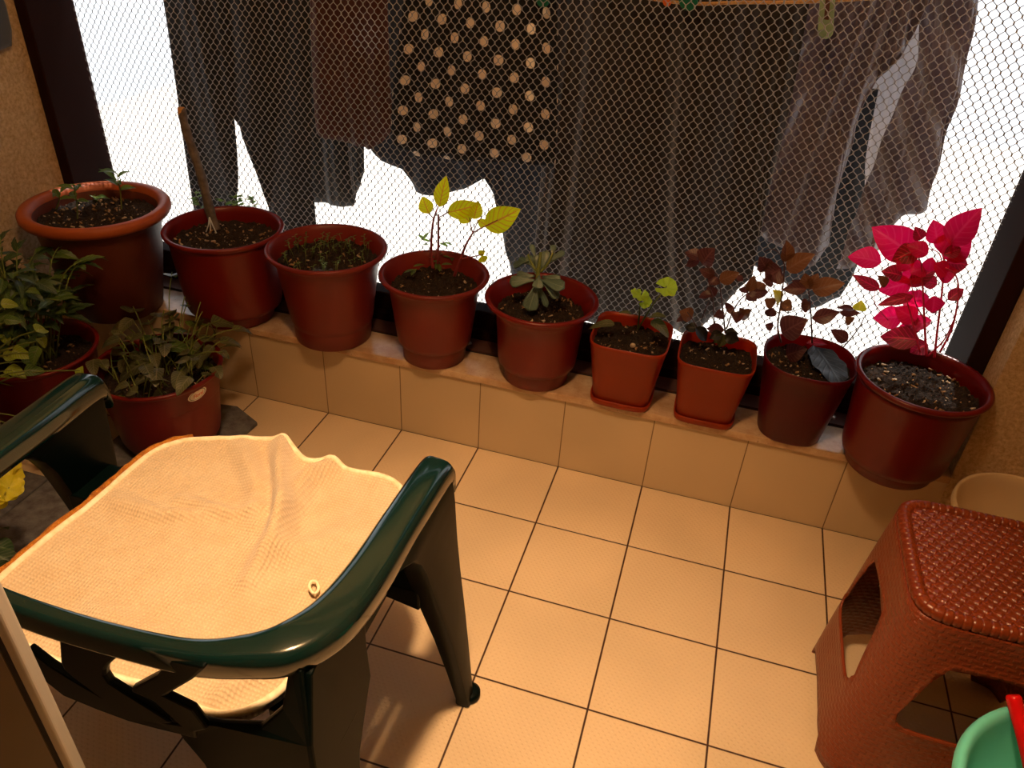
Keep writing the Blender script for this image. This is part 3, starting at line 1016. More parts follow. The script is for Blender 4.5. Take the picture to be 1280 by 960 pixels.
# --- terracotta planter with seedlings (far left of the sill)
loc = (-.425, -.035, SILL)
root = empty('seedling_planter', loc, 'large terracotta coloured planter with thick rolled rim and weedy seedlings', 'potted plant')
b = MB(); H = .322; R = .186
b.lathe([(0, .006), (.118, .006), (.12, 0), (.124, .004), (.15, .15), (.168, H - .05), (.172, H - .03), (.176, H - .026), (.196, H - .022), (.202, H - .012), (.202, H), (.196, H + .008), (.184, H + .010), (.172, H + .004), (.165, H - .01), (.162, H - .05), (.158, H - .07)], loc, 72)
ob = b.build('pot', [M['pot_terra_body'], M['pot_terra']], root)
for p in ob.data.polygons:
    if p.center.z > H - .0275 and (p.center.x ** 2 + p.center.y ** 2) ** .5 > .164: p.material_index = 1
sz = loc[2] + H - .035
soil(root, loc, .160, sz, 3, chips=110, chipsize=.0062)
b = MB(); g = MB()
r_ = random.Random(31)
for (bx, by), (tx, ty), n_ in (((97, 275), (92, 232), 6), ((152, 262), (146, 216), 5), ((70, 262), (75, 240), 4), ((120, 250), (118, 246), 3)):
    A = at_z(bx, by, sz); yy = A.y
    B = at_y(tx, ty, yy)
    g = MB(); stem(g, [A, A.lerp(B, .5) + Vector((.004, 0, 0)), B], .0022, .0012); g.build('stem', M['stem_green'], root)
    for k in range(n_):
        f = .55 + .45 * k / max(1, n_ - 1)
        P = A.lerp(B, f); an = k * 2.4 + r_.random()
        T = P + Vector((cos(an) * .045, sin(an) * .045, .012 + .01 * r_.random()))
        leaf(b, P, T, .014 + .008 * r_.random(), Vector((0, 0, 1)) + Vector((r_.uniform(-.3, .3), r_.uniform(-.4, .1), 0)), 'lance', curl=.25, fold=.3)
# one longer leaf arching to the right
A = at_z(152, 262, sz); leaf(b, at_y(146, 225, A.y), at_y(122, 205, A.y + .01), .014, (0, -.3, 1), 'lance', curl=.3)
b.build('foliage', M['l_green'], root)

# --- red pot with bare cutting
root, sz = round_pot('cutting_pot', (-.070, .055, SILL), .168, .285, 'brick red pot holding one bare woody cutting and small weeds', M['pot_red'], .93, .84, .66, seed=5, chips=80, csz=.0055, flare=.03)
b = MB(); A = at_z(270, 288, sz); C_ = at_y(227, 135, A.y + .06)
mid = [A, at_y(262, 262, A.y + .012), at_y(252, 222, A.y + .028), at_y(240, 185, A.y + .042), at_y(231, 158, A.y + .052), C_]
P = smooth_path(mid, 8)
b.tube(P, [.0145 - .003 * i / len(P) + .001 * sin(i * .9) for i in range(len(P))], 12); cut = b.build('cutting', M['bark'], root)
b = MB(); b.tube([C_ + Vector((0, -.006, -.034)), C_ + Vector((.0, -.0052, -.015)), C_ + Vector((0, -.002, .003))], [.006, .0105, .0095], 10); b.build('cut_face', M['cutwood'], cut)
b = MB()
for dx, dz in ((0, 0), (.02, -.004), (-.016, -.006)):
    b.tube([A + Vector((-.006, -.012, .045)), A + Vector((-.004 + dx * .4, -.016, .022)), A + Vector((dx, -.026, .008 + dz))], .002, 5)
b.build('string_tie', M['string'], root)
b = MB(); g = MB(); r_ = random.Random(9)
for (bx, by), n_, hgt in (((300, 272), 12, .07), ((255, 270), 7, .075), ((316, 266), 8, .05), ((285, 268), 5, .05)):
    A = at_z(bx, by, sz)
    T = A + Vector((r_.uniform(-.02, .02), 0, hgt)); g = MB(); stem(g, [A, A.lerp(T, .5), T], .0014, .0008, 5, 4); g.build('weed_stem', M['stem_green'], root)
    for k in range(n_):
        P = A.lerp(T, .35 + .65 * k / n_); an = r_.random() * 6.3
        for q in range(3):
            E_ = P + Vector((cos(an + q * .5 - .5), sin(an + q * .5 - .5), .25)) * (.018 + .012 * r_.random())
            leaf(b, P, E_, .006, (0, -.2, 1), 'lance', nl=5)
b.build('weed_foliage', M['l_green'], root)

# --- haze-tinted red pot with hair-fine seedlings
root, sz = round_pot('seedling_pot', (.262, .055, SILL), .168, .282, 'haze-tinted red pot sprouting many hair-fine seedlings, third along the sill', M['pot_red_hazed'], .855, .72, .66, fh=.055, seed=8, chips=26)
b = MB(); g = MB(); r_ = random.Random(17)
for k in range(64):
    a = r_.random() * 6.28; f = .125 * math.sqrt(r_.random())
    A = Vector((.262 + f * cos(a), .055 + f * sin(a), sz)); hgt = r_.uniform(.018, .05)
    T = A + Vector((r_.uniform(-.012, .012), r_.uniform(-.01, .01), hgt))
    g.tube([A, A.lerp(T, .55) + Vector((r_.uniform(-.004, .004), 0, 0)), T], .0009, 4)
    for q in range(r_.choice((2, 3, 4))):
        an = q * 2.2 + r_.random() * 2
        leaf(b, T - Vector((0, 0, .004 * q)), T + Vector((cos(an) * .010, sin(an) * .010, .002 - .004 * q)), .0045, (0, 0, 1), 'round', nl=5)
o = b.build('seedling_foliage', M['l_green'], root); o['kind'] = 'stuff'
o = g.build('seedling_stems', M['stem_green'], root); o['kind'] = 'stuff'

# --- red pot with yellow-green bloodleaf
root, sz = round_pot('bloodleaf_pot', (.586, .058, SILL), .150, .262, 'haze-tinted red pot with glowing yellow green leaves on reddish stems', M['pot_red_hazed'], .83, .71, .60, fh=.052, seed=12, chips=30, csz=.005)
stem_m = [M['stem_red']]
def st_px(g, pts, y, r0, r1):
    g = MB(); stem(g, [at_y(px, py, yy) for (px, py), yy in zip(pts, y)], r0, r1); g.build('stem', stem_m[0], root)
st_px(g, [(541, 335), (539, 310), (541, 280), (546, 262)], [.07, .07, .07, .07], .0042, .002)
st_px(g, [(547, 330), (548, 300), (548, 268)], [.08, .08, .08], .0034, .0026)
st_px(g, [(568, 345), (575, 325), (583, 305), (591, 291)], [.05, .05, .05, .05], .0048, .0022)
st_px(g, [(591, 291), (606, 283), (622, 275)], [.05, .05, .05], .0018, .0012)
st_px(g, [(591, 291), (588, 280), (587, 272)], [.05, .05, .05], .0016, .001)
st_px(g, [(591, 291), (596, 280), (603, 270)], [.05, .05, .05], .0016, .001)
st_px(g, [(574, 324), (590, 321), (604, 318)], [.05, .05, .05], .0022, .0012)
st_px(g, [(541, 272), (536, 267), (532, 266)], [.07, .07, .07], .0016, .001)
st_px(g, [(548, 272), (556, 268), (562, 264)], [.07, .06, .06], .0016, .001)
st_px(g, [(546, 262), (548, 258), (550, 256)], [.07, .07, .07], .0018, .001)
for q in (((549, 259), (557, 221), 19), ((536, 267), (528, 246), 18), ((559, 266), (600, 256), 22), ((587, 278), (575, 263), 18), ((592, 274), (598, 252), 17), ((606, 284), (649, 262), 31), ((608, 282), (597, 275), 11), ((602, 320), (606, 328), 12), ((598, 318), (606, 314), 8)):
    b = MB(); pleaf(b, q[0], q[1], q[2] * 1.1, .065, kind='ovate', k=.3, up=.1, curl=.1, fold=.25)
    b.build('leaf', M['l_yellow'], root)
g = MB(); r_ = random.Random(4)
for (x, y), n_ in (((534, 308), 4), ((560, 315), 5), ((530, 320), 3), ((552, 334), 4), ((510, 342), 3)):
    for k in range(n_):
        A = at_z(x + r_.uniform(-8, 8), y + r_.uniform(0, 22), sz) + Vector((0, 0, .008)); an = r_.random() * 6.3
        leaf(g, A + Vector((0, 0, .02)), A + Vector((cos(an) * .032, sin(an) * .032, .026 + r_.random() * .012)), .013, (0, -.2, 1), 'serr')
g.build('weed_foliage', M['l_green'], root)

# --- red pot with succulent
root, sz = round_pot('succulent_pot', (.894, .060, SILL), .151, .248, 'brick red pot with a grey green succulent, in the middle of the sill', M['pot_red'], .80, .73, .60, fh=.048, seed=14, chips=60, csz=.0045)
b = MB()
for (bx, by), (tx, ty), w, y0, y1 in (((672, 352), (661, 388), 22, .05, -.0), ((668, 350), (637, 352), 17, .05, .03), ((668, 345), (645, 345), 15, .06, .05), ((676, 350), (704, 358), 19, .05, .02), ((678, 346), (700, 350), 15, .07, .06), ((672, 352), (684, 384), 9, .05, .03), ((672, 345), (674, 318), 15, .07, .09), ((676, 340), (684, 313), 12, .07, .10), ((670, 342), (660, 318), 12, .07, .10), ((666, 332), (648, 322), 9, .08, .10), ((680, 332), (697, 318), 10, .08, .10), ((684, 328), (706, 314), 9, .08, .11), ((674, 345), (672, 360), 16, .04, .01), ((678, 352), (698, 372), 13, .05, .03), ((670, 325), (664, 305), 8, .09, .11), ((690, 320), (692, 306), 9, .09, .11), ((660, 326), (640, 332), 10, .08, .09)):
    A = at_y(bx, by, y0); B = at_y(tx, ty, y1); w = w * (A - CAM).dot(FV) / FOC
    b = MB(); nn = facing(B, .25, .5)
    leaf(b, A, B, w * 1.45, nn, 'spat', curl=.12, fold=.12)
    o = b.build('leaf', M['l_succ'], root)
    m = o.modifiers.new('t', 'SOLIDIFY'); m.thickness = .004; m.offset = 0
stem_m[0] = M['stem_green']; g = None; st_px(g, [(673, 372), (672, 350), (674, 330), (676, 315)], [.06, .06, .075, .09], .007, .004); st_px(g, [(676, 340), (686, 328), (691, 316)], [.07, .08, .09], .004, .0025); st_px(g, [(672, 340), (664, 328), (660, 318)], [.07, .085, .1], .004, .0025)

# --- two rounded square orange pots on saucers
def square_pot(name, loc, R, H, label, m, n=5.0, bot=.74, saucer=True, seed=1, chips=40):
    root = empty(name, loc, label, 'potted plant')
    z0 = loc[2] + (.005 if saucer else 0)
    if saucer:
        b = MB(); rs = R * .80
        b.lathe([(0, .0), (rs * .93, .0), (rs, .004), (rs * 1.03, .020), (rs * 1.0, .0215), (rs * .97, .018), (rs * .95, .0045), (0, .004)], loc, 72, n)
        b.build('saucer', m, root)
    b = MB()
    b.lathe([(0, 0), (R * bot * .97, 0), (R * bot, .004), (R * (bot + (1 - bot) * .5), H * .5), (R * .985, H - .012), (R, H - .010), (R * 1.008, H - .003), (R * 1.0, H), (R * .975, H), (R * .955, H - .012), (R * .93, H - .05)], (loc[0], loc[1], z0), 88, n)
    b.build('pot', m, root)
    sz = z0 + H - .034
    soil(root, loc, R * .94, sz, seed, chips=chips, n=n, chipsize=.0045)
    return root, sz
root, sz = square_pot('geranium_pot', (1.147, .055, SILL), .102, .192, 'small square orange pot with bright green geranium leaves', M['pot_orange'], seed=21, chips=40)
g = MB(); b = MB()
base = at_z(797, 412, sz)
for (tx, ty), y in (((801, 372), .07), ((833, 358), .06), ((800, 382), .09), ((826, 368), .085)):
    g = MB(); T = at_y(tx, ty, y); stem(g, [base, base.lerp(T, .5) + Vector((0, 0, .008)), T], .0026, .0018); g.build('stem', M['stem_green'], root)
for (px, py), y, nn, R_, sd_ in (((833, 360), .06, facing(base, .1, 1.0), .026, 1), ((801, 370), .07, facing(base, .5, .6), .020, 2), ((806, 377), .075, facing(base, .5, .2), .016, 4), ((795, 366), .08, facing(base, .5, 1.), .013, 5)):
    b = MB(); scallop(b, at_y(px, py, y), nn, R_, sd_); b.build('leaf', M['l_gera'], root)
for (bx, by), (tx, ty), w in (((768, 404), (735, 406), 15), ((815, 400), (838, 418), 20), ((812, 396), (830, 392), 14), ((790, 392), (776, 388), 8)):
    b = MB(); A = at_y(bx, by, .05); B = at_y(tx, ty, .03); leaf(b, A, B, w * 1.9 / FOC, (0, -.3, 1), 'heart', curl=.25); b.build('lower_leaf', M['l_olive'], root)
b = MB(); P = at_z(791, 432, sz + .006); b.lathe([(0, -.006), (.006, -.004), (.008, 0), (.006, .005), (0, .007)], P, 14); b.build('pebble', M['perlite'], root)

root, sz = square_pot('purple_leaf_pot', (1.372, .055, SILL), .098, .186, 'small square orange pot with wilted purple brown plants', M['pot_orange'], seed=22, chips=36)
def crop6(pts): return [(840 + x * .1979, 290 + y * .1979) for x, y in pts]
def plant_px(root, stems, leaves, y, mats, sm, k=.5, spread=.05, wk=1.0):
    for pts, r in stems:
        g = MB()
        n_ = len(pts); yo = rnd.uniform(-.015, .03)
        stem(g, [at_y(p[0], p[1], y + yo * i / n_) for i, p in enumerate(pts)], r, r * .6)
        g.build('stem', sm, root)
    for lf in leaves:
        bp, tp, w, mi = lf[:4]; kind = lf[4] if len(lf) > 4 else 'ovate'
        b = MB()
        y0 = y + rnd.uniform(-.01, spread); y1 = y0 + rnd.uniform(-.02, .015)
        pleaf(b, bp, tp, w * wk, y0, y1, kind, k, curl=.18, fold=.3, wave=.02)
        b.build('leaf', M[mi], root)
C6 = lambda x, y: (840 + x * .1979, 290 + y * .1979)
stems = [([C6(160, 600), C6(125, 545), C6(95, 505)], .002), ([C6(265, 580), C6(262, 470), C6(255, 400), C6(235, 340)], .002), ([C6(335, 640), C6(325, 520), C6(310, 400), C6(290, 280), C6(215, 210)], .0022), ([C6(345, 610), C6(385, 500), C6(430, 430), C6(480, 385)], .002), ([C6(190, 545), C6(215, 480), C6(245, 425), C6(262, 400)], .0016), ([C6(300, 330), C6(340, 290), C6(380, 265)], .0014), ([C6(330, 540), C6(345, 500), C6(355, 480)], .0014), ([C6(400, 520), C6(430, 500), C6(450, 495)], .0012)]
leaves = [(C6(190, 205), C6(258, 105), 20, 'l_purple'), (C6(180, 165), C6(85, 120), 13, 'l_purple'), (C6(175, 170), C6(85, 215), 9, 'l_purple'), (C6(270, 270), C6(175, 240), 10, 'l_purple'), (C6(285, 285), C6(235, 330), 13, 'l_purple'), (C6(300, 310), C6(415, 260), 13, 'l_bronze'), (C6(410, 275), C6(450, 310), 6, 'l_purple'), (C6(270, 410), C6(225, 345), 11, 'l_purple'), (C6(250, 395), C6(165, 405), 9, 'l_purple'), (C6(130, 540), C6(55, 500), 14, 'l_bronze'), (C6(90, 540), C6(25, 560), 7, 'l_purple'), (C6(345, 500), C6(390, 470), 14, 'l_purple'), (C6(330, 520), C6(270, 530), 10, 'l_purple'), (C6(480, 385), C6(425, 350), 9, 'l_purple'), (C6(470, 390), C6(535, 430), 11, 'l_purple'), (C6(485, 380), C6(520, 280), 10, 'l_bronze'), (C6(495, 385), C6(610, 375), 13, 'l_purple'), (C6(540, 360), C6(585, 320), 11, 'l_bronze'), (C6(430, 500), C6(400, 575), 11, 'l_purple'), (C6(440, 495), C6(490, 550), 12, 'l_bronze'), (C6(430, 480), C6(445, 560), 9, 'l_bronze'), (C6(330, 620), C6(215, 610), 11, 'l_purple', 'lance'), (C6(320, 640), C6(235, 670), 10, 'l_dead', 'lance'), (C6(330, 650), C6(300, 740), 9, 'l_olive', 'lance'), (C6(335, 650), C6(425, 690), 12, 'l_dead'), (C6(330, 630), C6(420, 640), 8, 'l_dead', 'lance'), (C6(325, 640), C6(260, 710), 8, 'l_olive', 'lance'), (C6(150, 600), C6(230, 690), 12, 'l_dead'), (C6(165, 610), C6(80, 600), 10, 'l_dead')]
plant_px(root, stems, leaves, .065, None, M['stem_dark'], wk=1.45)

root, sz = square_pot('bronze_leaf_pot', (1.594, .060, SILL), .112, .222, 'round maroon pot with purple bronze leaved stems and a blackened leaf', M['pot_maroon'], n=2.5, bot=.72, saucer=False, seed=23, chips=50)
stems = [([C6(690, 700), C6(668, 600), C6(685, 470), C6(705, 300), C6(710, 200)], .0026), ([C6(885, 700), C6(880, 560), C6(872, 450), C6(862, 370)], .0024), ([C6(1080, 730), C6(1140, 660), C6(1190, 590), C6(1213, 540)], .0018), ([C6(690, 470), C6(730, 510), C6(820, 480)], .0012), ([C6(705, 200), C6(690, 150), C6(640, 110), C6(580, 125)], .0016), ([C6(680, 520), C6(640, 490), C6(605, 500), C6(600, 650)], .001)]
leaves = [(C6(715, 190), C6(735, 60), 15, 'l_bronze'), (C6(720, 240), C6(885, 140), 18, 'l_bronze'), (C6(600, 240), C6(560, 165), 15, 'l_purple'), (C6(690, 230), C6(590, 290), 24, 'l_purple'), (C6(640, 310), C6(580, 310), 12, 'l_purple'), (C6(865, 360), C6(835, 265), 13, 'l_bronze'), (C6(870, 360), C6(920, 265), 12, 'l_bronze'), (C6(885, 370), C6(1082, 320), 18, 'l_bronze'), (C6(850, 360), C6(700, 360), 12, 'l_purple'), (C6(860, 355), C6(760, 310), 10, 'l_purple'), (C6(680, 450), C6(655, 370), 13, 'l_yel2'), (C6(690, 450), C6(755, 490), 13, 'l_bronze'), (C6(650, 460), C6(590, 430), 11, 'l_bronze'), (C6(690, 640), C6(840, 555), 24, 'l_purple'), (C6(885, 550), C6(1060, 505), 14, 'l_purple', 'lance'), (C6(870, 460), C6(810, 470), 13, 'l_purple'), (C6(870, 440), C6(830, 500), 9, 'l_purple'), (C6(640, 480), C6(600, 540), 11, 'l_purple'), (C6(640, 600), C6(590, 590), 8, 'l_purple'), (C6(1110, 690), C6(1015, 620), 12, 'l_purple'), (C6(1060, 510), C6(1190, 510), 8, 'l_purple', 'lance'), (C6(1150, 490), C6(1050, 470), 7, 'l_purple'), (C6(1180, 500), C6(1195, 440), 12, 'l_yel2'), (C6(1140, 570), C6(1100, 545), 9, 'l_bronze'), (C6(720, 780), C6(840, 740), 18, 'l_purple'), (C6(850, 700), C6(985, 700), 7, 'l_red', 'lance')]
plant_px(root, stems, leaves, .075, None, M['stem_dark'], wk=1.45)
b = MB(); A = at_z(1018, 432, sz + .03); B = at_z(1052, 478, sz + .012); leaf(b, A, B, .085, (0.1, -.2, 1), 'round', curl=.05, fold=.1, wave=.05); b.build('blackened_leaf', M['l_dead'], root)

# --- deep red pot with pink-red iresine
root, sz = round_pot('pink_leaf_pot', (1.838, -.008, SILL), .149, .262, 'deep red pot with vivid pink red leaves, last on the right of the sill', M['pot_deep'], .93, .83, .70, fh=.032, flare=.03, seed=27, chips=60)
y9 = .0
stems = [([(1158, 445), (1156, 410), (1154, 370), (1152, 330)], .0032), ([(1168, 447), (1172, 410), (1178, 360), (1180, 320)], .003), ([(1175, 440), (1190, 410), (1198, 370), (1195, 345), (1182, 335)], .0026), ([(1150, 440), (1140, 400), (1132, 370)], .0024), ([(1156, 400), (1145, 380), (1138, 350)], .0018), ([(1160, 445), (1180, 425), (1192, 400)], .002), ([(1155, 345), (1150, 325), (1140, 315)], .0014), ([(1178, 330), (1172, 315), (1150, 308)], .0014), ([(1110, 400), (1094, 380), (1094, 360)], .0012)]
leaves = [((1145, 322), (1093, 284), 40, 'l_pink'), ((1102, 328), (1061, 318), 27, 'l_pink'), ((1186, 306), (1223, 262), 33, 'l_pink'), ((1172, 305), (1168, 276), 23, 'l_pink'), ((1178, 322), (1214, 300), 34, 'l_pink'), ((1182, 328), (1210, 330), 28, 'l_red'), ((1135, 358), (1172, 333), 18, 'l_red'), ((1140, 352), (1098, 364), 26, 'l_pink'), ((1128, 396), (1093, 398), 26, 'l_pink'), ((1150, 362), (1142, 388), 24, 'l_pink'), ((1142, 370), (1098, 380), 13, 'l_red'), ((1168, 370), (1166, 392), 20, 'l_pink'), ((1150, 425), (1100, 420), 26, 'l_red'), ((1165, 400), (1122, 410), 18, 'l_pink'), ((1180, 318), (1203, 310), 15, 'l_red'), ((1150, 312), (1115, 325), 24, 'l_red'), ((1160, 318), (1135, 305), 20, 'l_pink'), ((1158, 345), (1118, 348), 20, 'l_pink'), ((1100, 362), (1068, 345), 14, 'l_red'), ((1165, 322), (1160, 342), 16, 'l_pink'), ((1185, 375), (1205, 360), 14, 'l_red'), ((1172, 355), (1150, 350), 16, 'l_red'), ((1190, 312), (1175, 300), 18, 'l_pink'), ((1108, 358), (1100, 345), 12, 'l_bronze'), ((1152, 300), (1145, 285), 14, 'l_red'), ((1140, 335), (1122, 322), 24, 'l_pink'), ((1172, 345), (1196, 338), 22, 'l_pink'), ((1156, 335), (1138, 340), 24, 'l_pink'), ((1146, 400), (1120, 385), 22, 'l_pink'), ((1160, 385), (1180, 378), 20, 'l_red'), ((1128, 345), (1104, 338), 20, 'l_red'), ((1150, 412), (1128, 398), 20, 'l_red'), ((1176, 318), (1190, 292), 24, 'l_pink'), ((1160, 430), (1138, 440), 20, 'l_red'), ((1148, 378), (1125, 372), 22, 'l_pink'), ((1168, 330), (1186, 345), 20, 'l_pink')]
plant_px(root, stems, leaves, y9, None, M['stem_pink'], k=.3, spread=.07, wk=1.2)

# ------------------------------------------------------------------ left cluster on the floor
def scatter_plant(root, c, z0, r_, n, reach, hgt, lw, ll, kind, mats, sm, droop=.3, per=5, center_bias=0, dirs=None):
    g = MB(); fb = MB(); order = sorted(set(mats))
    for k in range(n):
        a = r_.random() * 6.283 if not dirs else r_.choice(dirs) + r_.uniform(-.5, .5)
        R_ = reach * (.35 + .65 * r_.random())
        A = Vector((c[0] + r_.uniform(-.03, .03), c[1] + r_.uniform(-.03, .03), z0))
        T = A + Vector((cos(a) * R_, sin(a) * R_, hgt * (.35 + .65 * r_.random()) * (1 - droop * (R_ / reach) ** 2)))
        Mi = A.lerp(T, .55) + Vector((0, 0, hgt * .18))
        P = smooth_path([A, Mi, T], 6)
        g.tube(P, [.0024 - .0012 * i / len(P) for i in range(len(P))], 5)
        for q in range(per):
            f = .45 + .55 * (q + r_.random() * .4) / per
            p = P[min(len(P) - 1, int(f * (len(P) - 1)))]
            an = a + r_.uniform(-1.6, 1.6) if q < per - 1 else a + r_.uniform(-.3, .3)
            L = ll * (.65 + .6 * r_.random())
            e = p + Vector((cos(an) * L, sin(an) * L, L * r_.uniform(-.45, .5)))
            mi = r_.choice(mats)
            fb.cur = order.index(mi); leaf(fb, p, e, lw * (.7 + .6 * r_.random()), Vector((r_.uniform(-.5, .5), r_.uniform(-.6, .3), 1)), kind, curl=.2, fold=.25, wave=.03)
    fb.build('foliage', [M[q] for q in order], root)
    g.build('stem', sm, root)

def floor_pot(name, loc, R, H, label, m, seed):
    root = empty(name, loc, label, 'potted plant')
    b = MB(); b.lathe(pot_profile(R, H, R * .93, R * .80, R * .70, .03, .03, .007), loc, 72); b.build('pot', m, root)
    sz = loc[2] + H - .045
    soil(root, loc, R * .9, sz, seed, chips=50, chipsize=.006)
    return root, sz
r_ = random.Random(101)
root, sz = floor_pot('serrated_leaf_plant', (-.425, -.37, 0), .162, .298, 'bushy plant with serrated mid green leaves in a red floor pot', M['pot_red'], 41)
scatter_plant(root, (-.415, -.365), sz, r_, 46, .17, .40, .024, .058, 'serr', ['l_dark', 'l_green', 'l_dark'], M['stem_green'], per=8)
r_ = random.Random(55)
root, sz = floor_pot('trailing_heart_leaf_plant', (-.095, -.29, .014), .170, .258, 'low plant with olive heart shaped leaves in a red pot with a white sticker', M['pot_red'], 43)
IV = (-.095, -.29)
g = MB(); b = MB(); b2 = MB()
tips = [((166, 383), 30), ((205, 388), 34), ((262, 378), 34), ((215, 340), 26), ((240, 345), 24), ((262, 352), 26), ((285, 360), 30), ((182, 345), 0), ((205, 408), 30), ((245, 402), 30), ((262, 420), 30), ((150, 430), 24), ((170, 455), 32), ((235, 458), 22), ((245, 440), 26), ((275, 400), 28), ((150, 405), 26), ((190, 418), 28), ((222, 432), 26), ((300, 410), 24), ((285, 425), 24), ((200, 440), 22), ((255, 455), 16), ((148, 448), 20), ((215, 395), 24), ((235, 378), 26), ((185, 400), 24), ((160, 420), 20), ((225, 410), 22), ((278, 440), 14), ((302, 372), 12), ((200, 492), 16)]
for i, ((px, py), w) in enumerate(tips):
    if not w: continue
    zt_ = sz + .03 + max(0, (455 - py)) / 115 * .15 + r_.uniform(-.02, .02)
    T = at_z(px, py, zt_)
    if px > 270: T = at_z(px, py, sz + .10)
    if py > 480: T = at_z(px, py, sz + .01)
    A = Vector((IV[0] + (T.x - IV[0]) * .35 + r_.uniform(-.04, .04), IV[1] + (T.y - IV[1]) * .35 + r_.uniform(-.04, .04), sz))
    g.tube(smooth_path([A, A.lerp(T, .55) + Vector((0, 0, .03)), T], 5), .0017, 5)
    d = Vector((T.x - A.x, T.y - A.y, 0)); d = d.normalized() if d.length > .01 else Vector((1, 0, 0))
    d = (d + Vector((r_.uniform(-.6, .6), r_.uniform(-.6, .6), 0))).normalized()
    L = w * 1.95 / FOC * r_.uniform(1.15, 1.5)
    b.cur = 0 if r_.random() < .75 else 1
    leaf(b, T - d * L * .35, T + d * L * .65 + Vector((0, 0, -.3 * L)), L * r_.uniform(.75, .95), Vector((r_.uniform(-.25, .25), r_.uniform(-.45, .1), 1)), 'heart', curl=.25, fold=.2)
for k in range(70):
    a = r_.random() * 6.28; R_ = .145 * math.sqrt(r_.random())
    A = Vector((IV[0] + R_ * cos(a), IV[1] + R_ * sin(a), sz)); T = A + Vector((r_.uniform(-.05, .05), r_.uniform(-.05, .05), r_.uniform(.03, .125)))
    g.tube([A, A.lerp(T, .5) + Vector((0, 0, .012)), T], .0014, 5)
    if k < 48:
        d = Vector((r_.uniform(-1, 1), r_.uniform(-1, 1), -.2)).normalized()
        leaf(b, T, T + d * (.038 + .022 * r_.random()), .040, (r_.uniform(-.3, .3), r_.uniform(-.4, .2), 1), 'heart', curl=.25)
b.build('foliage', [M['l_olive'], M['l_green']], root); g.build('stem', M['stem_green'], root)
# oval sticker on the pot's side, below the rim, facing the camera's right
stc = at_y(238, 482, -.44)
def pot_dir(px, py, z, R_):
    d = ray(px, py); best = None
    for i in range(400):
        t = .0005 + i * .00001
        p = CAM + d * t
    a, c, e = d.x * d.x + d.y * d.y, (CAM.x - IV[0]) * d.x + (CAM.y - IV[1]) * d.y, (CAM.x - IV[0]) ** 2 + (CAM.y - IV[1]) ** 2 - R_ * R_
    D = c * c - a * e
    t = (-c - math.sqrt(max(0, D))) / a
    return CAM + d * t
RS = .1588
P = Vector((IV[0] + RS * cos(-.28), IV[1] + RS * sin(-.28), .238))
ang = math.atan2(P.y - IV[1], P.x - IV[0]); print('STICKER', P, ang)
stk = MB(); rows = []
def on_pot(u, v, off):   # u along the pot's girth, v upwards, tilted with the label
    tl = .10
    uu, vv = u * cos(tl) - v * sin(tl), u * sin(tl) + v * cos(tl)
    a = ang + uu / RS
    rr = RS + off + vv * .06
    return (IV[0] + rr * cos(a), IV[1] + rr * sin(a), P.z + vv)
for f in (.02, .5, .8, .801, .86, .861, 1.0):
    rows.append([on_pot(.030 * f * cos(2 * pi * k / 40), .0155 * f * sin(2 * pi * k / 40), .0012) for k in range(40)])
idx = stk.grid(rows, True)
for k in range(len(stk.f)):
    if 120 <= k < 200: stk.m[k] = 1 if 120 <= k < 160 else 1
so = stk.build('sticker', [M['sticker_white'], M['sticker_green']], root)
cu = bpy.data.curves.new('lettering', 'FONT'); cu.body = 'Floral'; cu.size = .014; cu.align_x = 'CENTER'; cu.align_y = 'CENTER'; cu.extrude = .0003; cu.shear = .3
tmp = bpy.data.objects.new('lettering_source', cu); COL.objects.link(tmp); cu.materials.append(M['ink'])
bpy.context.view_layer.update()
tx = bpy.data.objects.new('lettering', bpy.data.meshes.new_from_object(tmp.evaluated_get(bpy.context.evaluated_depsgraph_get()))); COL.objects.link(tx)
bpy.data.objects.remove(tmp)
tx.parent = so
nrm = Vector((cos(ang), sin(ang), .06)).normalized(); tan_ = Vector((-sin(ang), cos(ang), .10)).normalized(); upv = nrm.cross(tan_)
pos = Vector(on_pot(0, 0, .0030)) - Vector(root.location)
tx.matrix_local = Matrix(((tan_.x, upv.x, nrm.x, pos.x), (tan_.y, upv.y, nrm.y, pos.y), (tan_.z, upv.z, nrm.z, pos.z), (0, 0, 0, 1)))

r_ = random.Random(77)
root, sz = floor_pot('yellow_green_vine', (-.475, -.70, .025), .15, .27, 'yellow green heart leaved plant behind the chair, against the stucco wall', M['pot_deep'], 44)
g = MB(); b = MB()
vt = [((5, 420), 22), ((50, 412), 26), ((22, 440), 24), ((35, 452), 30), ((15, 463), 26), ((38, 463), 22), ((10, 445), 20), ((25, 495), 26), ((12, 400), 18), ((30, 430), 20), ((52, 425), 18), ((5, 475), 22), ((100, 463), 18), ((45, 553), 22), ((82, 552), 22), ((20, 478), 22), ((8, 380), 20), ((45, 440), 24)]
for (px, py), w in vt:
    T = at_y(px, py, -.50 + r_.uniform(-.06, .04))
    if T.x < XL + .02: T.x = XL + .02
    A = Vector((-.455 + r_.uniform(-.05, .06), -.66 + r_.uniform(-.05, .07), sz))
    g.tube(smooth_path([A, A.lerp(T, .6) + Vector((0, 0, .04)), T], 5), .0018, 5)
    d = Vector((r_.uniform(-.2, 1), r_.uniform(-.6, .6), -.2)).normalized(); L = w * 1.9 / FOC
    b.cur = 0 if r_.random() < .6 else 1
    leaf(b, T - d * L * .3, T + d * L * .7, L * .75, facing(T, .5, .6, r_), 'heart', curl=.2, fold=.25)
b.build('foliage', [M['l_lime'], M['l_green']], root); g.build('stem', M['stem_green'], root)
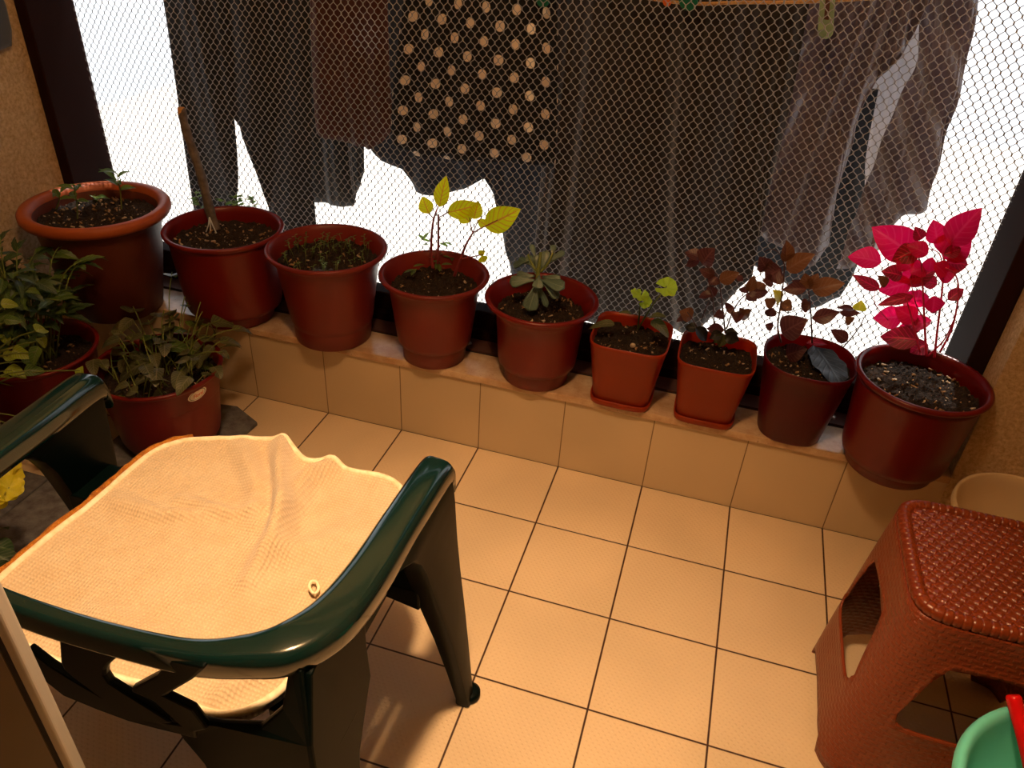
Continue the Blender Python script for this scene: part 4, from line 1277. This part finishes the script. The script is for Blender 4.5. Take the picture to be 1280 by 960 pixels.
root, sz = floor_pot('yellow_rosette_plant', (-.38, -1.02, .0), .13, .20, 'yellow leaved plant on the floor at the left photo edge beside the chair', M['pot_deep'], 45)
g = MB(); b = MB(); b2 = MB()
for k in range(16):
    px, py = r_.uniform(-22, 14), r_.uniform(578, 628)
    T = at_z(px, py, .33 + r_.uniform(-.03, .03)); A = Vector((-.36, -.98, sz))
    g.tube(smooth_path([A, A.lerp(T, .5) + Vector((0, 0, .02)), T], 4), .0018, 5)
    scallop(b, T, facing(T, .7, .6, r_), .020 + .008 * r_.random(), k)
for (px, py), (qx, qy), w in (((-10, 690), (26, 712), 30), ((-15, 665), (10, 655), 26), ((-12, 705), (14, 722), 28), ((-10, 680), (20, 690), 28)):
    A = at_z(px, py, .20); B = at_z(qx, qy, .17); leaf(b2, A, B, w * 1.6 / FOC, (0, -.3, 1), 'ovate', curl=.2)
b.build('foliage', M['l_yel2'], root); b2.build('lower_leaves', M['l_dark'], root); g.build('stem', M['stem_green'], root)

# ------------------------------------------------------------------ laundry outside the mesh
def garment(name, Y, left, right, bottom, label, m, folds_=(0.02, 9, 0), top_z=1.75, cat='clothing', nz=46, nx=80, uvscale=False, sway=0, extra=None, parent=None):
    """left/right: edge pixels from top to bottom, bottom: pixels from left to right; laid in the plane y=Y where the garment hangs"""
    Bt = [at_y(x, y, Y) for x, y in bottom]
    L = [at_y(x, y, Y) for x, y in left]; R_ = [at_y(x, y, Y) for x, y in right]
    def ext(E, last):
        E = E + [last]
        p0, p1 = E[0], E[1]
        if p0.z < top_z:
            k = (top_z - p0.z) / max(.02, p0.z - p1.z)
            q = Vector((p0.x + (p0.x - p1.x) * min(k, .6), Y, top_z))
            E = [q] + E
        return E
    L = ext(L, Bt[0]); R_ = ext(R_, Bt[-1])
    def samp(E, z):
        if z >= E[0].z: return E[0].x
        for i in range(len(E) - 1):
            if E[i].z >= z >= E[i + 1].z:
                d = E[i].z - E[i + 1].z
                return E[i + 1].x if d < 1e-6 else E[i].x + (E[i + 1].x - E[i].x) * (E[i].z - z) / d
        return E[-1].x
    def along(Pl, s_):
        n_ = len(Pl) - 1; i = min(n_ - 1, int(s_ * n_)); f = s_ * n_ - i
        return Pl[i].lerp(Pl[i + 1], f)
    # arc-length parametrise bottom by x
    xs = [p.x for p in Bt]
    rows = []; uvs = []
    A_, fq, ph = folds_
    seed = (Y * 13.7 + ph) 
    for j in range(nz + 1):
        t = j / nz; row = []; uv = []
        for i in range(nx + 1):
            s_ = i / nx
            # bottom point by fraction of bottom polyline length in x
            bp = bottom_at(Bt, s_)
            z = top_z + (bp.z - top_z) * t
            xl, xr = samp(L, z), samp(R_, z)
            xb = bp.x
            # blend straight column towards bottom position
            x = xl + (xr - xl) * s_
            x = x * (1 - t ** 3) + xb * t ** 3
            n1 = noise.noise(Vector((s_ * fq, seed, t * 1.2)))
            n2 = noise.noise(Vector((s_ * fq * 2.3, seed + 5, t * 2.0)))
            y = Y + A_ * (n1 * 1.3 + n2 * .5) * (.4 + .6 * t) + sway * t
            if extra: y += extra(x, z)
            row.append((x, y, z)); uv.append((s_ * (max(xs) - min(xs)) + 3, (z + 3)) if uvscale else (s_, t))
        rows.append(row); uvs.append(uv)
    b = MB(); b.grid(rows, False, uvs)
    o = b.build(name, m, parent)
    md = o.modifiers.new('t', 'SOLIDIFY'); md.thickness = .0025; md.offset = 0
    if label: tag(o, label, cat, None)
    return o
def bottom_at(Bt, s_):
    tot = [0]
    for i in range(len(Bt) - 1): tot.append(tot[-1] + (Bt[i + 1] - Bt[i]).length)
    d = s_ * tot[-1]
    for i in range(len(Bt) - 1):
        if d <= tot[i + 1] or i == len(Bt) - 2:
            f = (d - tot[i]) / max(1e-9, tot[i + 1] - tot[i]); return Bt[i].lerp(Bt[i + 1], f)

garment('trousers', .46, [(203, 0), (222, 110)], [(390, 0), (397, 150)], [(246, 262), (300, 300), (298, 210), (292, 165), (289, 146), (300, 158), (318, 205), (328, 245), (340, 300), (398, 300)], 'charcoal trousers hanging at the left behind the wire mesh', M['g_char'], (.02, 7, 1), nz=60, nx=120)
garment('dark_shirt', .60, [(385, 0), (388, 180)], [(470, 0), (458, 190)], [(385, 252), (410, 255), (440, 259), (448, 240), (455, 215)], 'black shirt hanging behind the wine red garment', M['g_black'], (.02, 5, 2))
garment('wine_garment', .44, [(390, 0), (393, 120)], [(484, 0), (485, 120)], [(396, 165), (408, 172), (440, 181), (462, 187), (478, 178), (491, 160)], 'wine red garment hanging between the trousers and the polka dots', M['g_wine'], (.016, 6, 3))
garment('slate_shirt', .58, [(470, 0), (478, 160)], [(690, 0), (692, 170)], [(462, 182), (478, 200), (502, 212), (520, 240), (545, 245), (580, 236), (606, 222), (618, 245), (628, 300), (640, 345), (700, 345)], 'slate grey shirt hanging lower behind the polka dot garment', M['g_slate'], (.02, 8, 4), nz=56, nx=120)
garment('polka_dot_garment', .42, [(512, 0), (500, 90)], [(694, 0), (694, 100)], [(489, 178), (520, 194), (570, 200), (630, 203), (694, 208)], 'black garment with cream polka dots hanging behind the wire mesh', M['dots'], (.014, 9, 5), uvscale=True, nx=110)
garment('brown_garment', .47, [(692, 0), (680, 150)], [(1012, 0), (985, 150)], [(664, 350), (690, 392), (760, 412), (830, 420), (868, 408), (905, 380), (940, 345), (956, 260)], 'large dark brown garment hanging in the centre behind the mesh', M['g_brown'], (.045, 11, 6), nz=60, nx=120)

def drape(x, z):
    # cowl folds sweeping round the neckline
    c = at_y(1190, -240, .5)
    th = math.atan2(x - c.x, c.z - z)
    return .013 * sin(th * 62) + .005 * sin(th * 131 + z * 9)
bl = garment('satin_blouse', .50, [(1000, 0), (985, 150)], [(1170, 0), (1150, 66), (1100, 106), (1046, 160)], [(936, 290), (985, 312), (1012, 332), (1036, 310), (1046, 240), (1066, 180)], 'grey lilac satin blouse draped at the right behind the mesh', M['g_lilac'], (.014, 6, 7), nz=80, nx=120, extra=drape)
def drape2(x, z): return .012 * sin((x * .86 + z * .5) * 90)
garment('sleeve', .515, [(1150, 0), (1150, 75), (1118, 140)], [(1218, 0), (1197, 110), (1176, 170)], [(1046, 338), (1080, 330), (1105, 285), (1130, 270), (1158, 262), (1170, 210)], None, M['g_lilac'], (.014, 6, 11), nz=70, nx=70, extra=drape2, parent=bl)
garment('grey_cloth', .62, [(930, 180), (935, 240)], [(1080, 200), (1075, 260)], [(940, 330), (985, 355), (1010, 385), (1050, 372), (1072, 330)], 'dark grey cloth hanging lower behind the satin blouse', M['g_slate'], (.02, 5, 8), top_z=1.02)
garment('white_cloth', .66, [(1040, 60), (1040, 150)], [(1170, 60), (1150, 180)], [(1030, 310), (1060, 330), (1100, 310), (1130, 250)], 'white fabric showing between the folds of the satin blouse', M['g_white'], (.03, 6, 9), top_z=1.3)

# drying rack that carries the garments, fixed outside above the window
rk = empty('drying_rack', (.67, .262, 1.70), 'wall mounted drying rack outside above the wire mesh', 'drying rack')
for x in (-.72, 2.06):
    b = MB(); b.box((x - .012, .25, 2.02), (x + .012, .70, 2.045)); b.box((x - .012, .25, 1.92), (x + .012, .262, 2.045))
    for y in (.42, .46, .50, .60, .65): b.tube([(x, y, 2.03), (x, y, 1.748)], .004, 6)
    b.build('arm', M['alu'], rk, smooth=False)
for y in (.42, .46, .50, .60, .65):
    b = MB(); b.tube([(-.72, y, 1.756), (2.06, y, 1.756)], .003, 6); b.build('line', M['rope'], rk)

# clothes line and pegs
b = MB()
b.tube(smooth_path([at_y(380, -95, .40), at_y(640, -38, .40), at_y(830, 1, .40), at_y(930, 3, .40), at_y(1035, 1, .40), at_y(1150, -10, .40), at_y(1400, -60, .40)], 8), .0042, 8)
tag(b.build('clothes_line', M['rope'], smooth=True), 'tan cord clothes line along the top of the picture', 'clothes line')
def peg(px, py0, py1, wpx, y, m, label, name='clothes_peg', tilt=0):
    A = at_y(px, py0, y); B = at_y(px + tilt, py1, y)
    rt = empty(name, B, label, 'clothes peg', 'clothes pegs on the line')
    w = wpx * (A - CAM).dot(FV) / FOC
    ax = (A - B).normalized(); sd = Vector((1, 0, 0)); L = (A - B).length
    for yo in (-.006, .006):
        b = MB()
        n_ = 16
        ring = []
        for k in range(n_ + 1):
            a = pi + pi * k / n_
            ring.append(B + ax * (w / 2) + sd * (w / 2 * cos(a)) + ax * (w / 2 * sin(a)))
        ring += [A + sd * w * .46, A - sd * w * .46]
        inner = []
        a1 = B + ax * (L * .38); a2 = B + ax * (L * .72); hw = w * .13
        F = [b.vert(p + Vector((0, yo - .002, 0))) for p in ring]; K = [b.vert(p + Vector((0, yo + .002, 0))) for p in ring]
        b.face(*F); b.face(*reversed(K))
        for k in range(len(F)): b.face(F[(k + 1) % len(F)], F[k], K[k], K[(k + 1) % len(F)])
        o = b.build('jaw', m, rt, smooth=False); bevel(o, .0012)
    b = MB(); b.tube([B + ax * L * .55 - sd * w * .5, B + ax * L * .55 + sd * w * .5], .0035, 10); b.build('spring', M['screw'], rt)
    b = MB(); c0 = B + ax * (L * .35); c1 = B + ax * (L * .70)
    q = [b.vert(p + Vector((0, -.0088, 0))) for p in (c0 - sd * w * .15, c0 + sd * w * .15, c1 + sd * w * .15, c1 - sd * w * .15)]
    b.face(*q); b.build('slot', M['track'], rt, smooth=False)
peg(1036, -22, 48, 19, .37, M['peg_pale'], 'long pale green clothes peg on the line above the satin blouse', tilt=-5)
peg(862, -34, 13, 24, .385, M['peg_green'], 'dark green clothes peg on the line above the brown garment', tilt=-2)
peg(676, -40, 9, 16, .385, M['peg_green'], 'green clothes peg at the right edge of the polka dots', tilt=3)
peg(834, -34, 8, 10, .395, M['peg_orange'], 'small orange clothes peg beside the dark green peg', tilt=0)

# ------------------------------------------------------------------ light
lamp = empty('ceiling_lamp', (1.0, -1.18, CEIL), 'round ceiling lamp with warm glass globe above the balcony', 'lamp')
b = MB(); b.lathe([(0, 0), (.085, 0), (.085, -.035), (.078, -.06), (.070, -.06), (.062, -.02), (0, -.018)], lamp.location, 40); b.build('housing', M['alu'], lamp)
LAMP_COL = (1.0, .61, .30)
ml = bpy.data.materials.new('lit_glass'); ml.use_nodes = True
em = ml.node_tree.nodes.new('ShaderNodeEmission'); em.inputs[0].default_value = LAMP_COL + (1,); em.inputs[1].default_value = 130
ml.node_tree.links.new(em.outputs[0], ml.node_tree.nodes['Material Output'].inputs[0])
b = MB(); b.lathe([(.060, -.022), (.085, -.055), (.098, -.09), (.085, -.125), (.05, -.15), (0, -.158)], lamp.location, 32); b.build('globe', ml, lamp)
sp = bpy.data.lights.new('added_floor_spot', 'SPOT'); sp.energy = 215; sp.color = LAMP_COL; sp.spot_size = math.radians(72); sp.spot_blend = 1.0; sp.shadow_soft_size = .055  # extra spot added below the globe to steepen the falloff across the floor
spo = bpy.data.objects.new('added_floor_spot', sp); COL.objects.link(spo); spo.parent = lamp; spo.location = (0, 0, -.175)

W = bpy.data.worlds.new('sky'); sc.world = W; W.use_nodes = True
bg = W.node_tree.nodes['Background']; bg.inputs[0].default_value = (.93, .96, 1.0, 1); bg.inputs[1].default_value = 1.65
sd = bpy.data.lights.new('sun', 'SUN'); sd.energy = 6; sd.angle = .01; sd.color = (1, .95, .86)
so = bpy.data.objects.new('sun', sd); COL.objects.link(so)
to_sun = Vector((.04, .42, .90)).normalized()
so.rotation_euler = to_sun.to_track_quat('Z', 'Y').to_euler()

# ------------------------------------------------------------------ render look
vs = sc.view_settings
vs.view_transform = 'Standard'; vs.look = 'None'; vs.gamma = 1; vs.use_curve_mapping = False
vs.exposure = 0.0
sc.cycles.use_denoising = True
sc.cycles.max_bounces = 10
sc.cycles.diffuse_bounces = 5
sc.cycles.sample_clamp_indirect = 6
